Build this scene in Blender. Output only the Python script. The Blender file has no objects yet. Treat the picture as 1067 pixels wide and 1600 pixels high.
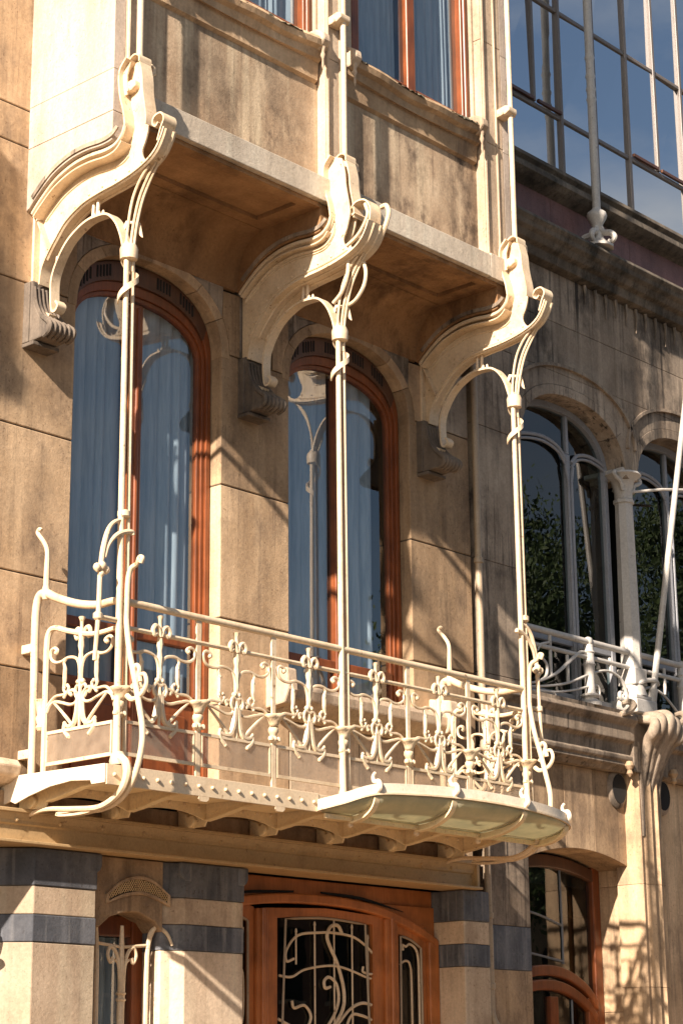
import bpy, math, random
from mathutils import Vector, Matrix, Euler
random.seed(7)
R_ = math.radians
SC = bpy.context.scene
COL = SC.collection

# ------------------------------------------------------------------ camera
cam_d = bpy.data.cameras.new('camera')
cam = bpy.data.objects.new('camera', cam_d); COL.objects.link(cam)
def _dir(u, v): return Vector((u-533.5, 800.-v, -3150.)).normalized()
ax = _dir(3490, 1668)                         # facade direction seen in camera space
az = _dir(430, -10280); az = (az-ax*ax.dot(az)).normalized()
ay = az.cross(ax)
rot = Matrix((ax, ay, az))                    # camera-to-world rotation (columns: camera axes)
cam.matrix_world = Matrix.Translation((-8.1705, -9.9823, 1.8076)) @ rot.to_4x4()
cam_d.sensor_fit = 'VERTICAL'; cam_d.sensor_height = 36.0
cam_d.lens = 3150/1600*36.0
cam_d.clip_start = .1; cam_d.clip_end = 900
SC.camera = cam

# ------------------------------------------------------------------ light
SUN = Vector((4.0, 1.12, -2.4)).normalized()   # direction the sunlight travels
el = math.asin(-SUN.z)
w = bpy.data.worlds.new('World'); SC.world = w; w.use_nodes = True
nt = w.node_tree; nt.nodes.clear()
o = nt.nodes.new('ShaderNodeOutputWorld'); bg = nt.nodes.new('ShaderNodeBackground')
sky = nt.nodes.new('ShaderNodeTexSky'); sky.sky_type = 'NISHITA'; sky.sun_disc = False
sky.sun_elevation = el; sky.sun_rotation = math.atan2(-SUN.x, -SUN.y)
sky.air_density = 1.0; sky.dust_density = 1.2; sky.ozone_density = 1.0
# broken fair-weather cloud all over the sky
tc = nt.nodes.new('ShaderNodeTexCoord'); mp = nt.nodes.new('ShaderNodeMapping')
mp.inputs['Scale'].default_value = (1.0, 1.0, 2.6)
no = nt.nodes.new('ShaderNodeTexNoise'); no.inputs['Scale'].default_value = 3.2
no.inputs['Detail'].default_value = 7; no.inputs['Roughness'].default_value = .55
cr = nt.nodes.new('ShaderNodeValToRGB')
cr.color_ramp.elements[0].position = .44; cr.color_ramp.elements[1].position = .76
cr.color_ramp.elements[0].color = (0, 0, 0, 1); cr.color_ramp.elements[1].color = (.8, .8, .8, 1)
mx = nt.nodes.new('ShaderNodeMix'); mx.data_type = 'RGBA'
mx.inputs[7].default_value = (5.2, 5.2, 5.1, 1)
L = nt.links.new
L(tc.outputs['Generated'], mp.inputs['Vector']); L(mp.outputs[0], no.inputs['Vector'])
L(no.outputs[0], cr.inputs[0]); L(cr.outputs[0], mx.inputs[0]); L(sky.outputs[0], mx.inputs[6])
L(mx.outputs[2], bg.inputs[0]); bg.inputs[1].default_value = .05; L(bg.outputs[0], o.inputs[0])
sd = bpy.data.lights.new('sun', 'SUN'); so = bpy.data.objects.new('sun', sd); COL.objects.link(so)
so.rotation_euler = SUN.to_track_quat('-Z', 'Y').to_euler(); so.location = (-30, -8, 20)
sd.energy = 5.0; sd.angle = R_(.8); sd.color = (1.0, .86, .735)
SC.view_settings.view_transform = 'Standard'; SC.view_settings.look = 'None'
SC.view_settings.exposure = 1.32; SC.view_settings.gamma = 1.0
SC.render.engine = 'CYCLES'

# ------------------------------------------------------------------ materials
def mat(name): 
    m = bpy.data.materials.new(name); m.use_nodes = True
    n = m.node_tree.nodes; b = n['Principled BSDF']
    return m, n, m.node_tree.links.new, b
def ramp(n, a, b, p0=0., p1=1.):
    r = n.new('ShaderNodeValToRGB'); e = r.color_ramp.elements
    e[0].position = p0; e[1].position = p1
    e[0].color = (*a, 1); e[1].color = (*b, 1); return r
def noise(n, link, scale, detail=6, rough=.6, vec=None, mscale=None):
    g = n.new('ShaderNodeNewGeometry') if vec is None else None
    s = g.outputs['Position'] if g else vec
    if mscale:
        mp = n.new('ShaderNodeMapping'); mp.inputs['Scale'].default_value = mscale
        link(s, mp.inputs['Vector']); s = mp.outputs[0]
    t = n.new('ShaderNodeTexNoise'); t.inputs['Scale'].default_value = scale
    t.inputs['Detail'].default_value = detail; t.inputs['Roughness'].default_value = rough
    link(s, t.inputs['Vector']); return t.outputs[0]
def mixc(n, link, fac, a, b, mode='MIX'):
    m = n.new('ShaderNodeMix'); m.data_type = 'RGBA'; m.blend_type = mode
    for i, s in ((0, fac), (6, a), (7, b)):
        if hasattr(s, 'links'): link(s, m.inputs[i])
        elif i == 0: m.inputs[0].default_value = s
        else: m.inputs[i].default_value = (*s, 1)
    return m.outputs[2]
def bump(n, link, b, h, strength, dist=.01):
    u = n.new('ShaderNodeBump'); u.inputs['Strength'].default_value = strength
    u.inputs['Distance'].default_value = dist
    link(h, u.inputs['Height']); link(u.outputs[0], b.inputs['Normal'])

def stone(name, lo, hi, soot, amount=.8, vary=.2, rough=.9, drip=.5, wash=.35, patch=(.47, .62), broad=.75):
    m, n, k, b = mat(name)
    def mul(a, f):
        q = n.new('ShaderNodeMath'); q.operation = 'MULTIPLY'; q.use_clamp = True; k(a, q.inputs[0])
        if hasattr(f, 'links'): k(f, q.inputs[1])
        else: q.inputs[1].default_value = f
        return q.outputs[0]
    def band(src, p0, p1):
        r = ramp(n, (0, 0, 0), (1, 1, 1), p0, p1); k(src, r.inputs[0]); return r.outputs[0]
    base = ramp(n, lo, hi, .32, .68); k(noise(n, k, 2.3, 9, .66), base.inputs[0])
    c = base.outputs[0]
    # pale rain-washed runs, soot patches, fine dark drips: weathering with shapes of its own
    c = mixc(n, k, mul(band(noise(n, k, 1.0, 5, .55, None, (6, 6, .4)), .50, .66), wash), c, tuple(min(.75, h*1.28) for h in hi))
    region = band(noise(n, k, .9, 5, .62), .34, .54)
    pt = mul(band(noise(n, k, 1.0, 11, .70, None, (2.8, 2.8, 1.7)), *patch), amount)
    c = mixc(n, k, mul(pt, region), c, soot)
    c = mixc(n, k, mul(mul(band(noise(n, k, 1.0, 8, .66, None, (17, 17, .6)), .53, .66), region), drip), c, tuple(q*.75 for q in soot))
    br = ramp(n, (.66, .64, .62), (1.16, 1.16, 1.15), .34, .66); k(noise(n, k, 1.0, 6, .6, None, (2.6, 2.6, .55)), br.inputs[0])
    c = mixc(n, k, broad, c, br.outputs[0], 'MULTIPLY')
    gr = ramp(n, (.80,)*3, (1.07,)*3, .3, .66); k(noise(n, k, 42, 6, .75), gr.inputs[0])
    c = mixc(n, k, 1.0, c, gr.outputs[0], 'MULTIPLY')
    pit = ramp(n, (.40, .33, .27), (1, 1, 1), .27, .36); k(noise(n, k, 48, 2, .5), pit.inputs[0])
    c = mixc(n, k, mul(region, .6), c, pit.outputs[0], 'MULTIPLY')
    oi = n.new('ShaderNodeObjectInfo'); rv = ramp(n, (1-vary, 1-vary*1.05, 1-vary*1.1), (1+vary*.45,)*3)
    k(oi.outputs['Random'], rv.inputs[0]); c = mixc(n, k, 1.0, c, rv.outputs[0], 'MULTIPLY')
    k(c, b.inputs['Base Color']); b.inputs['Roughness'].default_value = rough
    b.inputs['Specular IOR Level'].default_value = .25
    bump(n, k, b, noise(n, k, 30, 9, .74), .5, .007)
    return m
LIME = stone('limestone', (.46, .315, .185), (.60, .43, .27), (.155, .11, .080), .62, .32, .9, .45, .5, (.45, .62))
LIMEL = stone('limestone_pale', (.54, .41, .285), (.66, .53, .39), (.27, .195, .135), .5, .12, .9, .3)
LIMEO = stone('limestone_parapet', (.43, .30, .19), (.62, .48, .33), (.11, .078, .056), .95, .1, .9, .55, .9, (.45, .58))
LIMEF = stone('limestone_flank', (.50, .41, .33), (.58, .49, .405), (.36, .28, .21), .45, .06, .9, .2, .3)
LIMEB = stone('limestone_band', (.54, .455, .35), (.64, .56, .45), (.30, .26, .21), .5, .1, .9, .3)
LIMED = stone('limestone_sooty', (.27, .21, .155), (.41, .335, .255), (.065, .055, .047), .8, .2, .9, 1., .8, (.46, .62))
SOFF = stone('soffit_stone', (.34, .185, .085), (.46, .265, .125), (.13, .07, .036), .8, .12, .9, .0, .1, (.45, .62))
SOOT = stone('blackened_stone', (.075, .066, .056), (.20, .165, .125), (.028, .028, .024), .9, .1, .9, .5, .4)
CORB = stone('corbel_stone', (.13, .105, .085), (.24, .195, .15), (.035, .034, .034), .8, .1, .85, .8, .5)
BLUE = stone('bluestone', (.070, .076, .090), (.135, .143, .160), (.33, .33, .335), .45, .22, .75, .9, 1., (.48, .66))
MOSS = stone('mossy_stone', (.05, .05, .03), (.34, .31, .22), (.022, .026, .014), 1., .1, .95, .2, .2, (.40, .56))
MORT = stone('mortar', (.07, .05, .035), (.12, .09, .06), (.04, .03, .025), .5)
PINK = stone('porphyry_panel', (.17, .085, .075), (.23, .12, .105), (.09, .05, .05), .5, .08, .45, .2, .1)

def paint(name, col, dirt, amount=.35, rough=.42, scale=5):
    m, n, k, b = mat(name)
    r = ramp(n, (0, 0, 0), (1, 1, 1), .48, .78); k(noise(n, k, scale, 8, .7), r.inputs[0])
    mm = n.new('ShaderNodeMath'); mm.operation = 'MULTIPLY'; k(r.outputs[0], mm.inputs[0]); mm.inputs[1].default_value = amount
    c = mixc(n, k, mm.outputs[0], col, dirt)
    rs = ramp(n, (0, 0, 0), (1, 1, 1), .63, .69); k(noise(n, k, 17, 6, .66), rs.inputs[0])
    m4 = n.new('ShaderNodeMath'); m4.operation = 'MULTIPLY'; k(rs.outputs[0], m4.inputs[0]); m4.inputs[1].default_value = amount*1.3; m4.use_clamp = True
    c = mixc(n, k, m4.outputs[0], c, (dirt[0]*.62, dirt[1]*.5, dirt[2]*.42))
    g = ramp(n, (.84,)*3, (1.04,)*3, .3, .7); k(noise(n, k, 60, 3, .6), g.inputs[0])
    c = mixc(n, k, 1.0, c, g.outputs[0], 'MULTIPLY')
    k(c, b.inputs['Base Color']); b.inputs['Roughness'].default_value = rough
    bump(n, k, b, noise(n, k, 45, 4, .6), .12, .004)
    return m
IRON = paint('cream_iron_paint', (.72, .57, .385), (.40, .25, .11), .65)
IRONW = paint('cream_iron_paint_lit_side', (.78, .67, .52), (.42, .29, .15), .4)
BEAM = paint('ochre_steel_paint', (.50, .345, .175), (.26, .165, .075), .6, .5)
GREYP = paint('grey_white_paint', (.52, .49, .44), (.26, .22, .18), .5)
FRAMEG = paint('grey_sash_paint', (.17, .145, .125), (.09, .075, .062), .4)
FRAMEB = paint('blue_grey_sash', (.30, .31, .33), (.15, .15, .16), .4)
PIPE = paint('beige_pipe_paint', (.40, .31, .21), (.20, .15, .10), .5)
DARK = paint('dark_void', (.012, .011, .010), (.02, .018, .016), .4, .9)
ROOM = paint('dim_room_plaster', (.045, .045, .042), (.025, .025, .024), .4, .9)
GOLD = paint('ochre_cream_steel_paint', (.84, .67, .41), (.46, .30, .14), .45)
LEAD = paint('lead_came', (.16, .18, .20), (.08, .09, .1), .4, .5)

def wood(name, a, b_, rough=.38):
    m, n, k, b = mat(name)
    r = ramp(n, a, b_, .25, .75); k(noise(n, k, 3.0, 8, .65, None, (14, 14, 1.2)), r.inputs[0])
    bl = ramp(n, (.62,)*3, (1.05,)*3, .3, .6); k(noise(n, k, 4, 5, .6), bl.inputs[0])
    c = mixc(n, k, 1.0, r.outputs[0], bl.outputs[0], 'MULTIPLY')
    k(c, b.inputs['Base Color']); b.inputs['Roughness'].default_value = rough
    bump(n, k, b, noise(n, k, 6, 6, .6, None, (14, 14, 1.2)), .15, .004)
    return m
WOOD = wood('varnished_wood', (.14, .036, .010), (.27, .076, .021))
WOODO = wood('bounce_lit_door_wood', (.36, .115, .03), (.54, .19, .055))  # lighter wood: light bounced off the pavement is put into the colour
WOODD = wood('dark_and_shaded_wood', (.065, .028, .015), (.125, .052, .026))

def glass(name, tint, refl, rough=.0, wob=0.):
    m, n, k, b = mat(name); n.remove(b); out = n['Material Output']
    t = n.new('ShaderNodeBsdfTransparent'); t.inputs[0].default_value = (*tint, 1)
    g = n.new('ShaderNodeBsdfGlossy'); g.inputs['Roughness'].default_value = rough
    lw = n.new('ShaderNodeLayerWeight'); lw.inputs[0].default_value = .5
    pw = n.new('ShaderNodeMath'); pw.operation = 'POWER'; k(lw.outputs['Facing'], pw.inputs[0]); pw.inputs[1].default_value = 5
    fr = n.new('ShaderNodeMath'); fr.operation = 'MULTIPLY_ADD'; k(pw.outputs[0], fr.inputs[0])
    fr.inputs[1].default_value = 1-refl; fr.inputs[2].default_value = refl
    s = n.new('ShaderNodeMixShader')
    if wob:
        u = n.new('ShaderNodeBump'); u.inputs['Strength'].default_value = wob; u.inputs['Distance'].default_value = .01
        k(noise(n, k, 1.6, 2, .5), u.inputs['Height']); k(u.outputs[0], g.inputs['Normal'])
    k(fr.outputs[0], s.inputs[0]); k(t.outputs[0], s.inputs[1]); k(g.outputs[0], s.inputs[2]); k(s.outputs[0], out.inputs[0])
    return m
GLASS = glass('window_glass', (.84, .90, .93), .17, 0, .035)
GLASSM = glass('plate_glass_reflective', (.30, .38, .46), .88, 0, .05)
GLASSD = glass('dark_old_glass', (.50, .60, .60), .10, .0, .10)

def schlick(n, k, f0):
    lw = n.new('ShaderNodeLayerWeight'); lw.inputs[0].default_value = .5
    pw = n.new('ShaderNodeMath'); pw.operation = 'POWER'; k(lw.outputs['Facing'], pw.inputs[0]); pw.inputs[1].default_value = 5
    fr = n.new('ShaderNodeMath'); fr.operation = 'MULTIPLY_ADD'; k(pw.outputs[0], fr.inputs[0])
    fr.inputs[1].default_value = 1-f0; fr.inputs[2].default_value = f0
    return fr
def frosted():
    m, n, k, b = mat('frosted_wired_glass'); out = n['Material Output']
    d = n.new('ShaderNodeBsdfDiffuse'); t = n.new('ShaderNodeBsdfTranslucent'); s = n.new('ShaderNodeMixShader')
    r = ramp(n, (.52, .53, .40), (.72, .68, .50), .3, .7); k(noise(n, k, 7, 7, .65), r.inputs[0])
    k(r.outputs[0], d.inputs[0]); k(r.outputs[0], t.inputs[0]); s.inputs[0].default_value = .65
    k(d.outputs[0], s.inputs[1]); k(t.outputs[0], s.inputs[2])
    g = n.new('ShaderNodeBsdfGlossy'); g.inputs['Roughness'].default_value = .25
    fr = schlick(n, k, .04); s2 = n.new('ShaderNodeMixShader')
    k(fr.outputs[0], s2.inputs[0]); k(s.outputs[0], s2.inputs[1]); k(g.outputs[0], s2.inputs[2]); k(s2.outputs[0], out.inputs[0])
    return m
FROST = frosted()
def kick():
    m, n, k, b = mat('clouded_glass'); n.remove(b); out = n['Material Output']
    t = n.new('ShaderNodeBsdfTransparent'); t.inputs[0].default_value = (.9, .88, .86, 1)
    g = n.new('ShaderNodeBsdfGlossy'); g.inputs['Roughness'].default_value = .22
    d = n.new('ShaderNodeBsdfDiffuse'); d.inputs[0].default_value = (.55, .44, .33, 1)
    a = n.new('ShaderNodeMixShader'); c = n.new('ShaderNodeMixShader'); fr = schlick(n, k, .05)
    r = ramp(n, (.14,)*3, (.34,)*3, .3, .8); k(noise(n, k, 9, 6, .7), r.inputs[0])
    k(r.outputs[0], a.inputs[0]); k(t.outputs[0], a.inputs[1]); k(d.outputs[0], a.inputs[2])
    k(fr.outputs[0], c.inputs[0]); k(a.outputs[0], c.inputs[1]); k(g.outputs[0], c.inputs[2]); k(c.outputs[0], out.inputs[0])
    return m
KICK = kick()
def cloth():
    m, n, k, b = mat('sky_tinted_net_curtain'); out = n['Material Output']
    d = n.new('ShaderNodeBsdfDiffuse'); t = n.new('ShaderNodeBsdfTranslucent'); s = n.new('ShaderNodeMixShader')
    r = ramp(n, (.34, .41, .47), (.56, .63, .68), .3, .7); k(noise(n, k, 8, 4, .6, None, (3, 3, .25)), r.inputs[0])  # white net; the blue of the skylight is mixed into its colour
    k(r.outputs[0], d.inputs[0]); k(r.outputs[0], t.inputs[0]); s.inputs[0].default_value = .25
    k(d.outputs[0], s.inputs[1]); k(t.outputs[0], s.inputs[2]); k(s.outputs[0], out.inputs[0])
    return m
CURT = cloth()
def plain(name, a, b_, scale=4, rough=.9):
    m, n, k, b = mat(name)
    r = ramp(n, a, b_, .3, .7); k(noise(n, k, scale, 8, .65), r.inputs[0]); k(r.outputs[0], b.inputs['Base Color'])
    b.inputs['Roughness'].default_value = rough; return m
ASPH = plain('road_setts', (.028, .024, .020), (.05, .042, .034), 3)
PAVE = plain('pavement_stone', (.30, .195, .10), (.38, .25, .135), 2)
KERB = plain('kerb_stone', (.14, .14, .145), (.22, .215, .21), 3)
LEAF = plain('leaves', (.03, .06, .016), (.075, .11, .03), 2, .6)
BARK = plain('bark', (.05, .038, .027), (.11, .085, .06), 9)
BRICK = plain('far_brick', (.20, .10, .07), (.29, .16, .11), 5)
ROOF = plain('far_slate', (.05, .055, .065), (.09, .095, .10), 5)

# ------------------------------------------------------------------ mesh helpers
def cr_(pts, n=6, closed=False):
    """Catmull-Rom through points."""
    P = [Vector(p) for p in pts]
    if len(P) < 3: return P
    out = []
    N = len(P); rng = N if closed else N-1
    for i in range(rng):
        if closed: a, b, c, d = P[i-1], P[i], P[(i+1) % N], P[(i+2) % N]
        else:
            b, c = P[i], P[i+1]
            a = P[i-1] if i else b*2-c
            d = P[i+2] if i+2 < N else c*2-b
        for j in range(n):
            t = j/n
            out.append(.5*((2*b)+(c-a)*t+(2*a-5*b+4*c-d)*t*t+(3*b-a-3*c+d)*t**3))
    if not closed: out.append(P[-1])
    return out
def inset(poly, d):
    N = len(poly); A = sum(poly[i][0]*poly[(i+1) % N][1]-poly[(i+1) % N][0]*poly[i][1] for i in range(N))
    s = 1 if A > 0 else -1; out = []
    for i in range(N):
        p0, p1, p2 = Vector(poly[i-1]), Vector(poly[i]), Vector(poly[(i+1) % N])
        e1, e2 = (p1-p0), (p2-p1)
        if e1.length < 1e-6 or e2.length < 1e-6: out.append(tuple(p1)); continue
        n1 = Vector((-e1.y, e1.x)).normalized()*s; n2 = Vector((-e2.y, e2.x)).normalized()*s
        m = n1+n2; l = m.length_squared
        m = m*(2*d/l) if l > .3 else (n1)*d
        out.append((p1.x+m.x, p1.y+m.y))
    return out
def c2z(p, n=4): return [(q.x, q.y) for q in cr_([(*a, 0) for a in p], n)]
class MB:
    def __init__(s): s.v = []; s.f = []
    def add(s, vs, fs):
        o = len(s.v); s.v += [tuple(v) for v in vs]; s.f += [tuple(i+o for i in f) for f in fs]; return s
    def box(s, x0, x1, y0, y1, z0, z1):
        return s.add([(x0, y0, z0), (x1, y0, z0), (x1, y1, z0), (x0, y1, z0), (x0, y0, z1), (x1, y0, z1), (x1, y1, z1), (x0, y1, z1)],
              [(0, 3, 2, 1), (4, 5, 6, 7), (0, 1, 5, 4), (1, 2, 6, 5), (2, 3, 7, 6), (3, 0, 4, 7)])
    def prism(s, poly, axis, a, b):
        """poly in the two other axes (order x,y,z), extruded along axis a..b"""
        N = len(poly)
        def pt(p, c): return (c, p[0], p[1]) if axis == 0 else (p[0], c, p[1]) if axis == 1 else (p[0], p[1], c)
        A = sum(poly[i][0]*poly[(i+1) % N][1]-poly[(i+1) % N][0]*poly[i][1] for i in range(N))
        if (A > 0) == (axis == 1): poly = poly[::-1]
        vs = [pt(p, a) for p in poly]+[pt(p, b) for p in poly]
        fs = [tuple(range(N))[::-1], tuple(range(N, 2*N))]+[(i, (i+1) % N, N+(i+1) % N, N+i) for i in range(N)]
        return s.add(vs, fs)
    def tube(s, pts, r, n=8, up=None):
        P = [Vector(p) for p in pts]; m = len(P)
        rr = [r]*m if not hasattr(r, '__len__') else r
        if hasattr(r, '__len__') and len(r) != m:
            rr = [r[min(int(i/(m-1)*(len(r)-1)), len(r)-2)]*(1-(i/(m-1)*(len(r)-1)-min(int(i/(m-1)*(len(r)-1)), len(r)-2)))
                  + r[min(int(i/(m-1)*(len(r)-1)), len(r)-2)+1]*(i/(m-1)*(len(r)-1)-min(int(i/(m-1)*(len(r)-1)), len(r)-2)) for i in range(m)]
        T = [(P[min(i+1, m-1)]-P[max(i-1, 0)]).normalized() for i in range(m)]
        u = Vector((0, 0, 1)) if abs(T[0].z) < .9 else Vector((1, 0, 0))
        u = (u-T[0]*u.dot(T[0])).normalized(); vs = []
        for i in range(m):
            u = (u-T[i]*u.dot(T[i])).normalized(); w_ = T[i].cross(u)
            vs += [P[i]+(u*math.cos(2*math.pi*k/n)+w_*math.sin(2*math.pi*k/n))*rr[i] for k in range(n)]
        fs = [(i*n+k, i*n+(k+1) % n, (i+1)*n+(k+1) % n, (i+1)*n+k) for i in range(m-1) for k in range(n)]
        fs += [tuple(range(n))[::-1], tuple((m-1)*n+k for k in range(n))]
        return s.add(vs, fs)
    def strip(s, pts, w, t, side=(1, 0, 0)):
        """flat bar: width w along side, thickness t across the path"""
        P = [Vector(p) for p in pts]; m = len(P); sd_ = Vector(side).normalized()
        ws = w if hasattr(w, '__len__') else [w]*m
        vs = []
        for i in range(m):
            T = (P[min(i+1, m-1)]-P[max(i-1, 0)]).normalized(); n_ = T.cross(sd_).normalized()
            a, b = sd_*ws[i]*.5, n_*t*.5
            vs += [P[i]-a-b, P[i]+a-b, P[i]+a+b, P[i]-a+b]
        fs = [(i*4+k, i*4+(k+1) % 4, i*4+4+(k+1) % 4, i*4+4+k) for i in range(m-1) for k in range(4)]
        fs += [(3, 2, 1, 0), tuple(4*(m-1)+k for k in range(4))]
        return s.add(vs, fs)
    def sheet(s, poly, y):
        N = len(poly); A = sum(poly[i][0]*poly[(i+1) % N][1]-poly[(i+1) % N][0]*poly[i][1] for i in range(N))
        if A < 0: poly = poly[::-1]
        return s.add([(p[0], y, p[1]) for p in poly], [tuple(range(N))])
    def lathe(s, prof, c=(0, 0, 0), n=12, axis=2):
        vs = []
        for r, h in prof:
            for k in range(n):
                a = 2*math.pi*k/n; q = (r*math.cos(a), r*math.sin(a), h)
                if axis == 1: q = (q[0], h, q[1])
                if axis == 0: q = (h, q[0], q[1])
                vs.append((q[0]+c[0], q[1]+c[1], q[2]+c[2]))
        m = len(prof)
        fs = [(i*n+k, i*n+(k+1) % n, (i+1)*n+(k+1) % n, (i+1)*n+k) for i in range(m-1) for k in range(n)]
        fs += [tuple(range(n))[::-1], tuple((m-1)*n+k for k in range(n))]
        return s.add(vs, fs)
    def grid(s, rows):
        n = len(rows[0]); vs = [p for r in rows for p in r]
        return s.add(vs, [(i*n+j, i*n+j+1, (i+1)*n+j+1, (i+1)*n+j) for i in range(len(rows)-1) for j in range(n-1)])
    def build(s, name, m, parent=None, smooth=False, bevel=0, solid=0):
        me = bpy.data.meshes.new(name)
        org = wloc(parent) if parent else Vector((0, 0, 0))
        me.from_pydata([(v[0]-org.x, v[1]-org.y, v[2]-org.z) for v in s.v], [], s.f); me.validate()
        import bmesh
        bm = bmesh.new(); bm.from_mesh(me); bmesh.ops.recalc_face_normals(bm, faces=bm.faces); bm.to_mesh(me); bm.free()
        me.materials.append(m)
        ob = bpy.data.objects.new(name, me); COL.objects.link(ob)
        if parent: ob.parent = parent
        if smooth:
            for p in me.polygons: p.use_smooth = True
            md = me.attributes.new('sharp_face', 'BOOLEAN', 'FACE') if False else None
            try: me.set_sharp_from_angle(angle=R_(42))
            except Exception: pass
        if solid:
            q = ob.modifiers.new('solid', 'SOLIDIFY'); q.thickness = solid; q.offset = 0
        if bevel:
            q = ob.modifiers.new('bevel', 'BEVEL'); q.width = bevel; q.segments = 2; q.limit_method = 'ANGLE'; q.angle_limit = R_(35)
        return ob
WL = {}
def wloc(o):
    p = Vector((0, 0, 0))
    while o: p += o.location; o = o.parent
    return p
def thing(name, label, cat, loc=(0, 0, 0), group=None):
    e = bpy.data.objects.new(name, None); COL.objects.link(e); e.location = loc; e.empty_display_size = .2
    return tag(e, label, cat, group)
def tag(o, label, cat, group=None, kind=None):
    if label: o['label'] = label
    if cat: o['category'] = cat
    if group: o['group'] = group
    if kind: o['kind'] = kind
    return o
def copy_tree(o, parent=None, off=(0, 0, 0)):
    c = o.copy(); COL.objects.link(c); c.parent = parent
    c.location = o.location+Vector(off)
    for ch in o.children: copy_tree(ch, c)
    return c
def rect(x0, x1, z0, z1): return [(x0, z0), (x1, z0), (x1, z1), (x0, z1)]

W = .18           # facade plane (y); street is at negative y
XP = [0.0, .693, 1.387, 2.08, 2.775, 3.47, 4.165]   # balcony posts
XC = [.02, 2.08, 4.165]                             # iron columns
JZ = [3.62, 4.43, 5.065, 6.07, 7.10]                # bed joints of the ashlar

# ------------------------------------------------------------------ ground
def sheet(name, x0, x1, y0, y1, z, m, kind='structure'):
    o = MB().add([(x0, y0, z), (x1, y0, z), (x1, y1, z), (x0, y1, z)], [(0, 1, 2, 3)]).build(name, m)
    o['kind'] = kind; return o
sheet('ground', -400, 400, -400, 400, -.14, ASPH)
sheet('road', -400, 400, -15, -3.2, -.136, ASPH)
p = MB().box(-120, 120, -3.0, .6, -.13, 0).build('pavement', PAVE); p['kind'] = 'structure'
p = MB().box(-120, 120, -3.2, -3.004, -.13, .0).build('kerb', KERB, bevel=.015); p['kind'] = 'structure'
p = MB().box(-120, 120, -30, -15, -.13, 0.0).build('far_pavement', KERB); p['kind'] = 'structure'

# ------------------------------------------------------------------ main house
house = thing('stone_house', 'tan limestone town house front with two arched windows behind the iron balcony', 'house', (1.0, .5, 0))
def block(poly, y0=W, y1=.46, m=LIME, gap=.0048, parent=None, bev=.007, name='stone_block'):
    return MB().prism(inset(poly, gap), 1, y0, y1).build(name, m, parent or house, bevel=bev)
def arch(x0, x1, zs, zc, n=18, e=2.3, grow=0.):
    c, h = (x0+x1)/2, (x1-x0)/2+grow; r = zc-zs+grow
    out = []
    for i in range(n+1):
        a = math.pi*(1-i/n); cx_, sz = math.cos(a), math.sin(a)
        out.append((c+h*math.copysign(abs(cx_)**(2/e), cx_), zs+r*abs(sz)**(2/e)))
    return out
OP = [(.375, 1.79), (2.525, 3.95)]; ZS, ZC = 7.06, 7.60
def mortar(poly, y0=W+.007, y1=.455, parent=None):
    return MB().prism(inset(poly, .008), 1, y0, y1).build('mortar_bed', MORT, parent or house)
# piers
for x0, x1, vj in ((-2.4, .375, (-1.15,)), (1.79, 2.525, ()), (3.95, 4.74, ())):
    for i in range(4):
        xs = [x0]+(list(vj) if i % 2 == 0 else [v-.5 for v in vj])+[x1]
        for a, b in zip(xs, xs[1:]): block(rect(a, b, JZ[i], JZ[i+1]))
    mortar(rect(x0, x1, JZ[0], 7.1))
# wall left of the oriel goes on up
for z0, z1 in ((7.10, 8.10), (8.10, 8.38), (8.38, 9.28), (9.28, 10.2), (10.2, 12.6)):
    block(rect(-2.4, -1.0, z0, z1)); block(rect(-1.0, -.02, z0, z1))
mortar(rect(-2.4, -.03, 7.1, 12.6))
# arches: ring stones, springers and spandrels
for k, (x0, x1) in enumerate(OP):
    inn = arch(x0, x1, ZS, ZC, 20); out = arch(x0, x1, ZS, ZC, 20, 2.3, .085)
    cuts = [0, 3, 6, 10, 14, 17, 20]
    for a, b in zip(cuts, cuts[1:]):
        block(inn[a:b+1]+out[a:b+1][::-1], W-.004, .42, LIME, .0022, None, .003, 'voussoir')
    c = (x0+x1)/2
    zt = 7.66
    # spandrels between ring and cove, then the shouldered springer blocks
    def sp(sgn):
        ring = [(c+sgn*(p_[0]-c), p_[1]) for p_ in out[10:18]]
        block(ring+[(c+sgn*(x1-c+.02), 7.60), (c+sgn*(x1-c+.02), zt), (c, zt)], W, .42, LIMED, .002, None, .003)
        ring2 = [(c+sgn*(p_[0]-c), p_[1]) for p_ in out[17:21]]
        block([ring2[0], (c+sgn*(x1-c+.015), 7.595), (c+sgn*(x1-c+.19), 7.60), (c+sgn*(x1-c+.19), 7.10), (c+sgn*(x1-c+.085), 7.10)]+ring2[::-1][:-1], W-.006, .42, LIME, .002, None, .004)
    sp(1); sp(-1)
for a, b in ((1.98, 2.335), (4.14, 4.74), (-.02, .185)):
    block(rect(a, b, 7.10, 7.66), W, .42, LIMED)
# wall below the second window and its sill
for a, b in ((2.525, 3.3), (3.3, 3.95)): block(rect(a, b, JZ[0], 4.40), W, .46, LIMEL)
mortar(rect(2.525, 3.95, JZ[0], 4.4))
sl = MB().prism([(.34, 4.66), (.02, 4.645), (-.005, 4.60), (.0, 4.53), (.06, 4.47), (.11, 4.43), (.16, 4.40), (.34, 4.40)], 0, 2.36, 4.18).build('window_sill', LIMEL, house, bevel=.012)
for x in (2.33, 4.20):
    MB().prism([(.2, 4.78), (-.03, 4.74), (-.045, 4.58), (0, 4.48), (.2, 4.46)], 0, x-.055, x+.055).build('sill_stop', LIMEL, house, bevel=.015)
# string course left of the balcony and the wall foot under it
MB().prism([(.2, 3.84), (.02, 3.80), (-.02, 3.76), (.0, 3.70), (.08, 3.66), (.2, 3.64)], 0, -2.4, -.125).build('string_course', LIMEL, house, bevel=.012)
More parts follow.
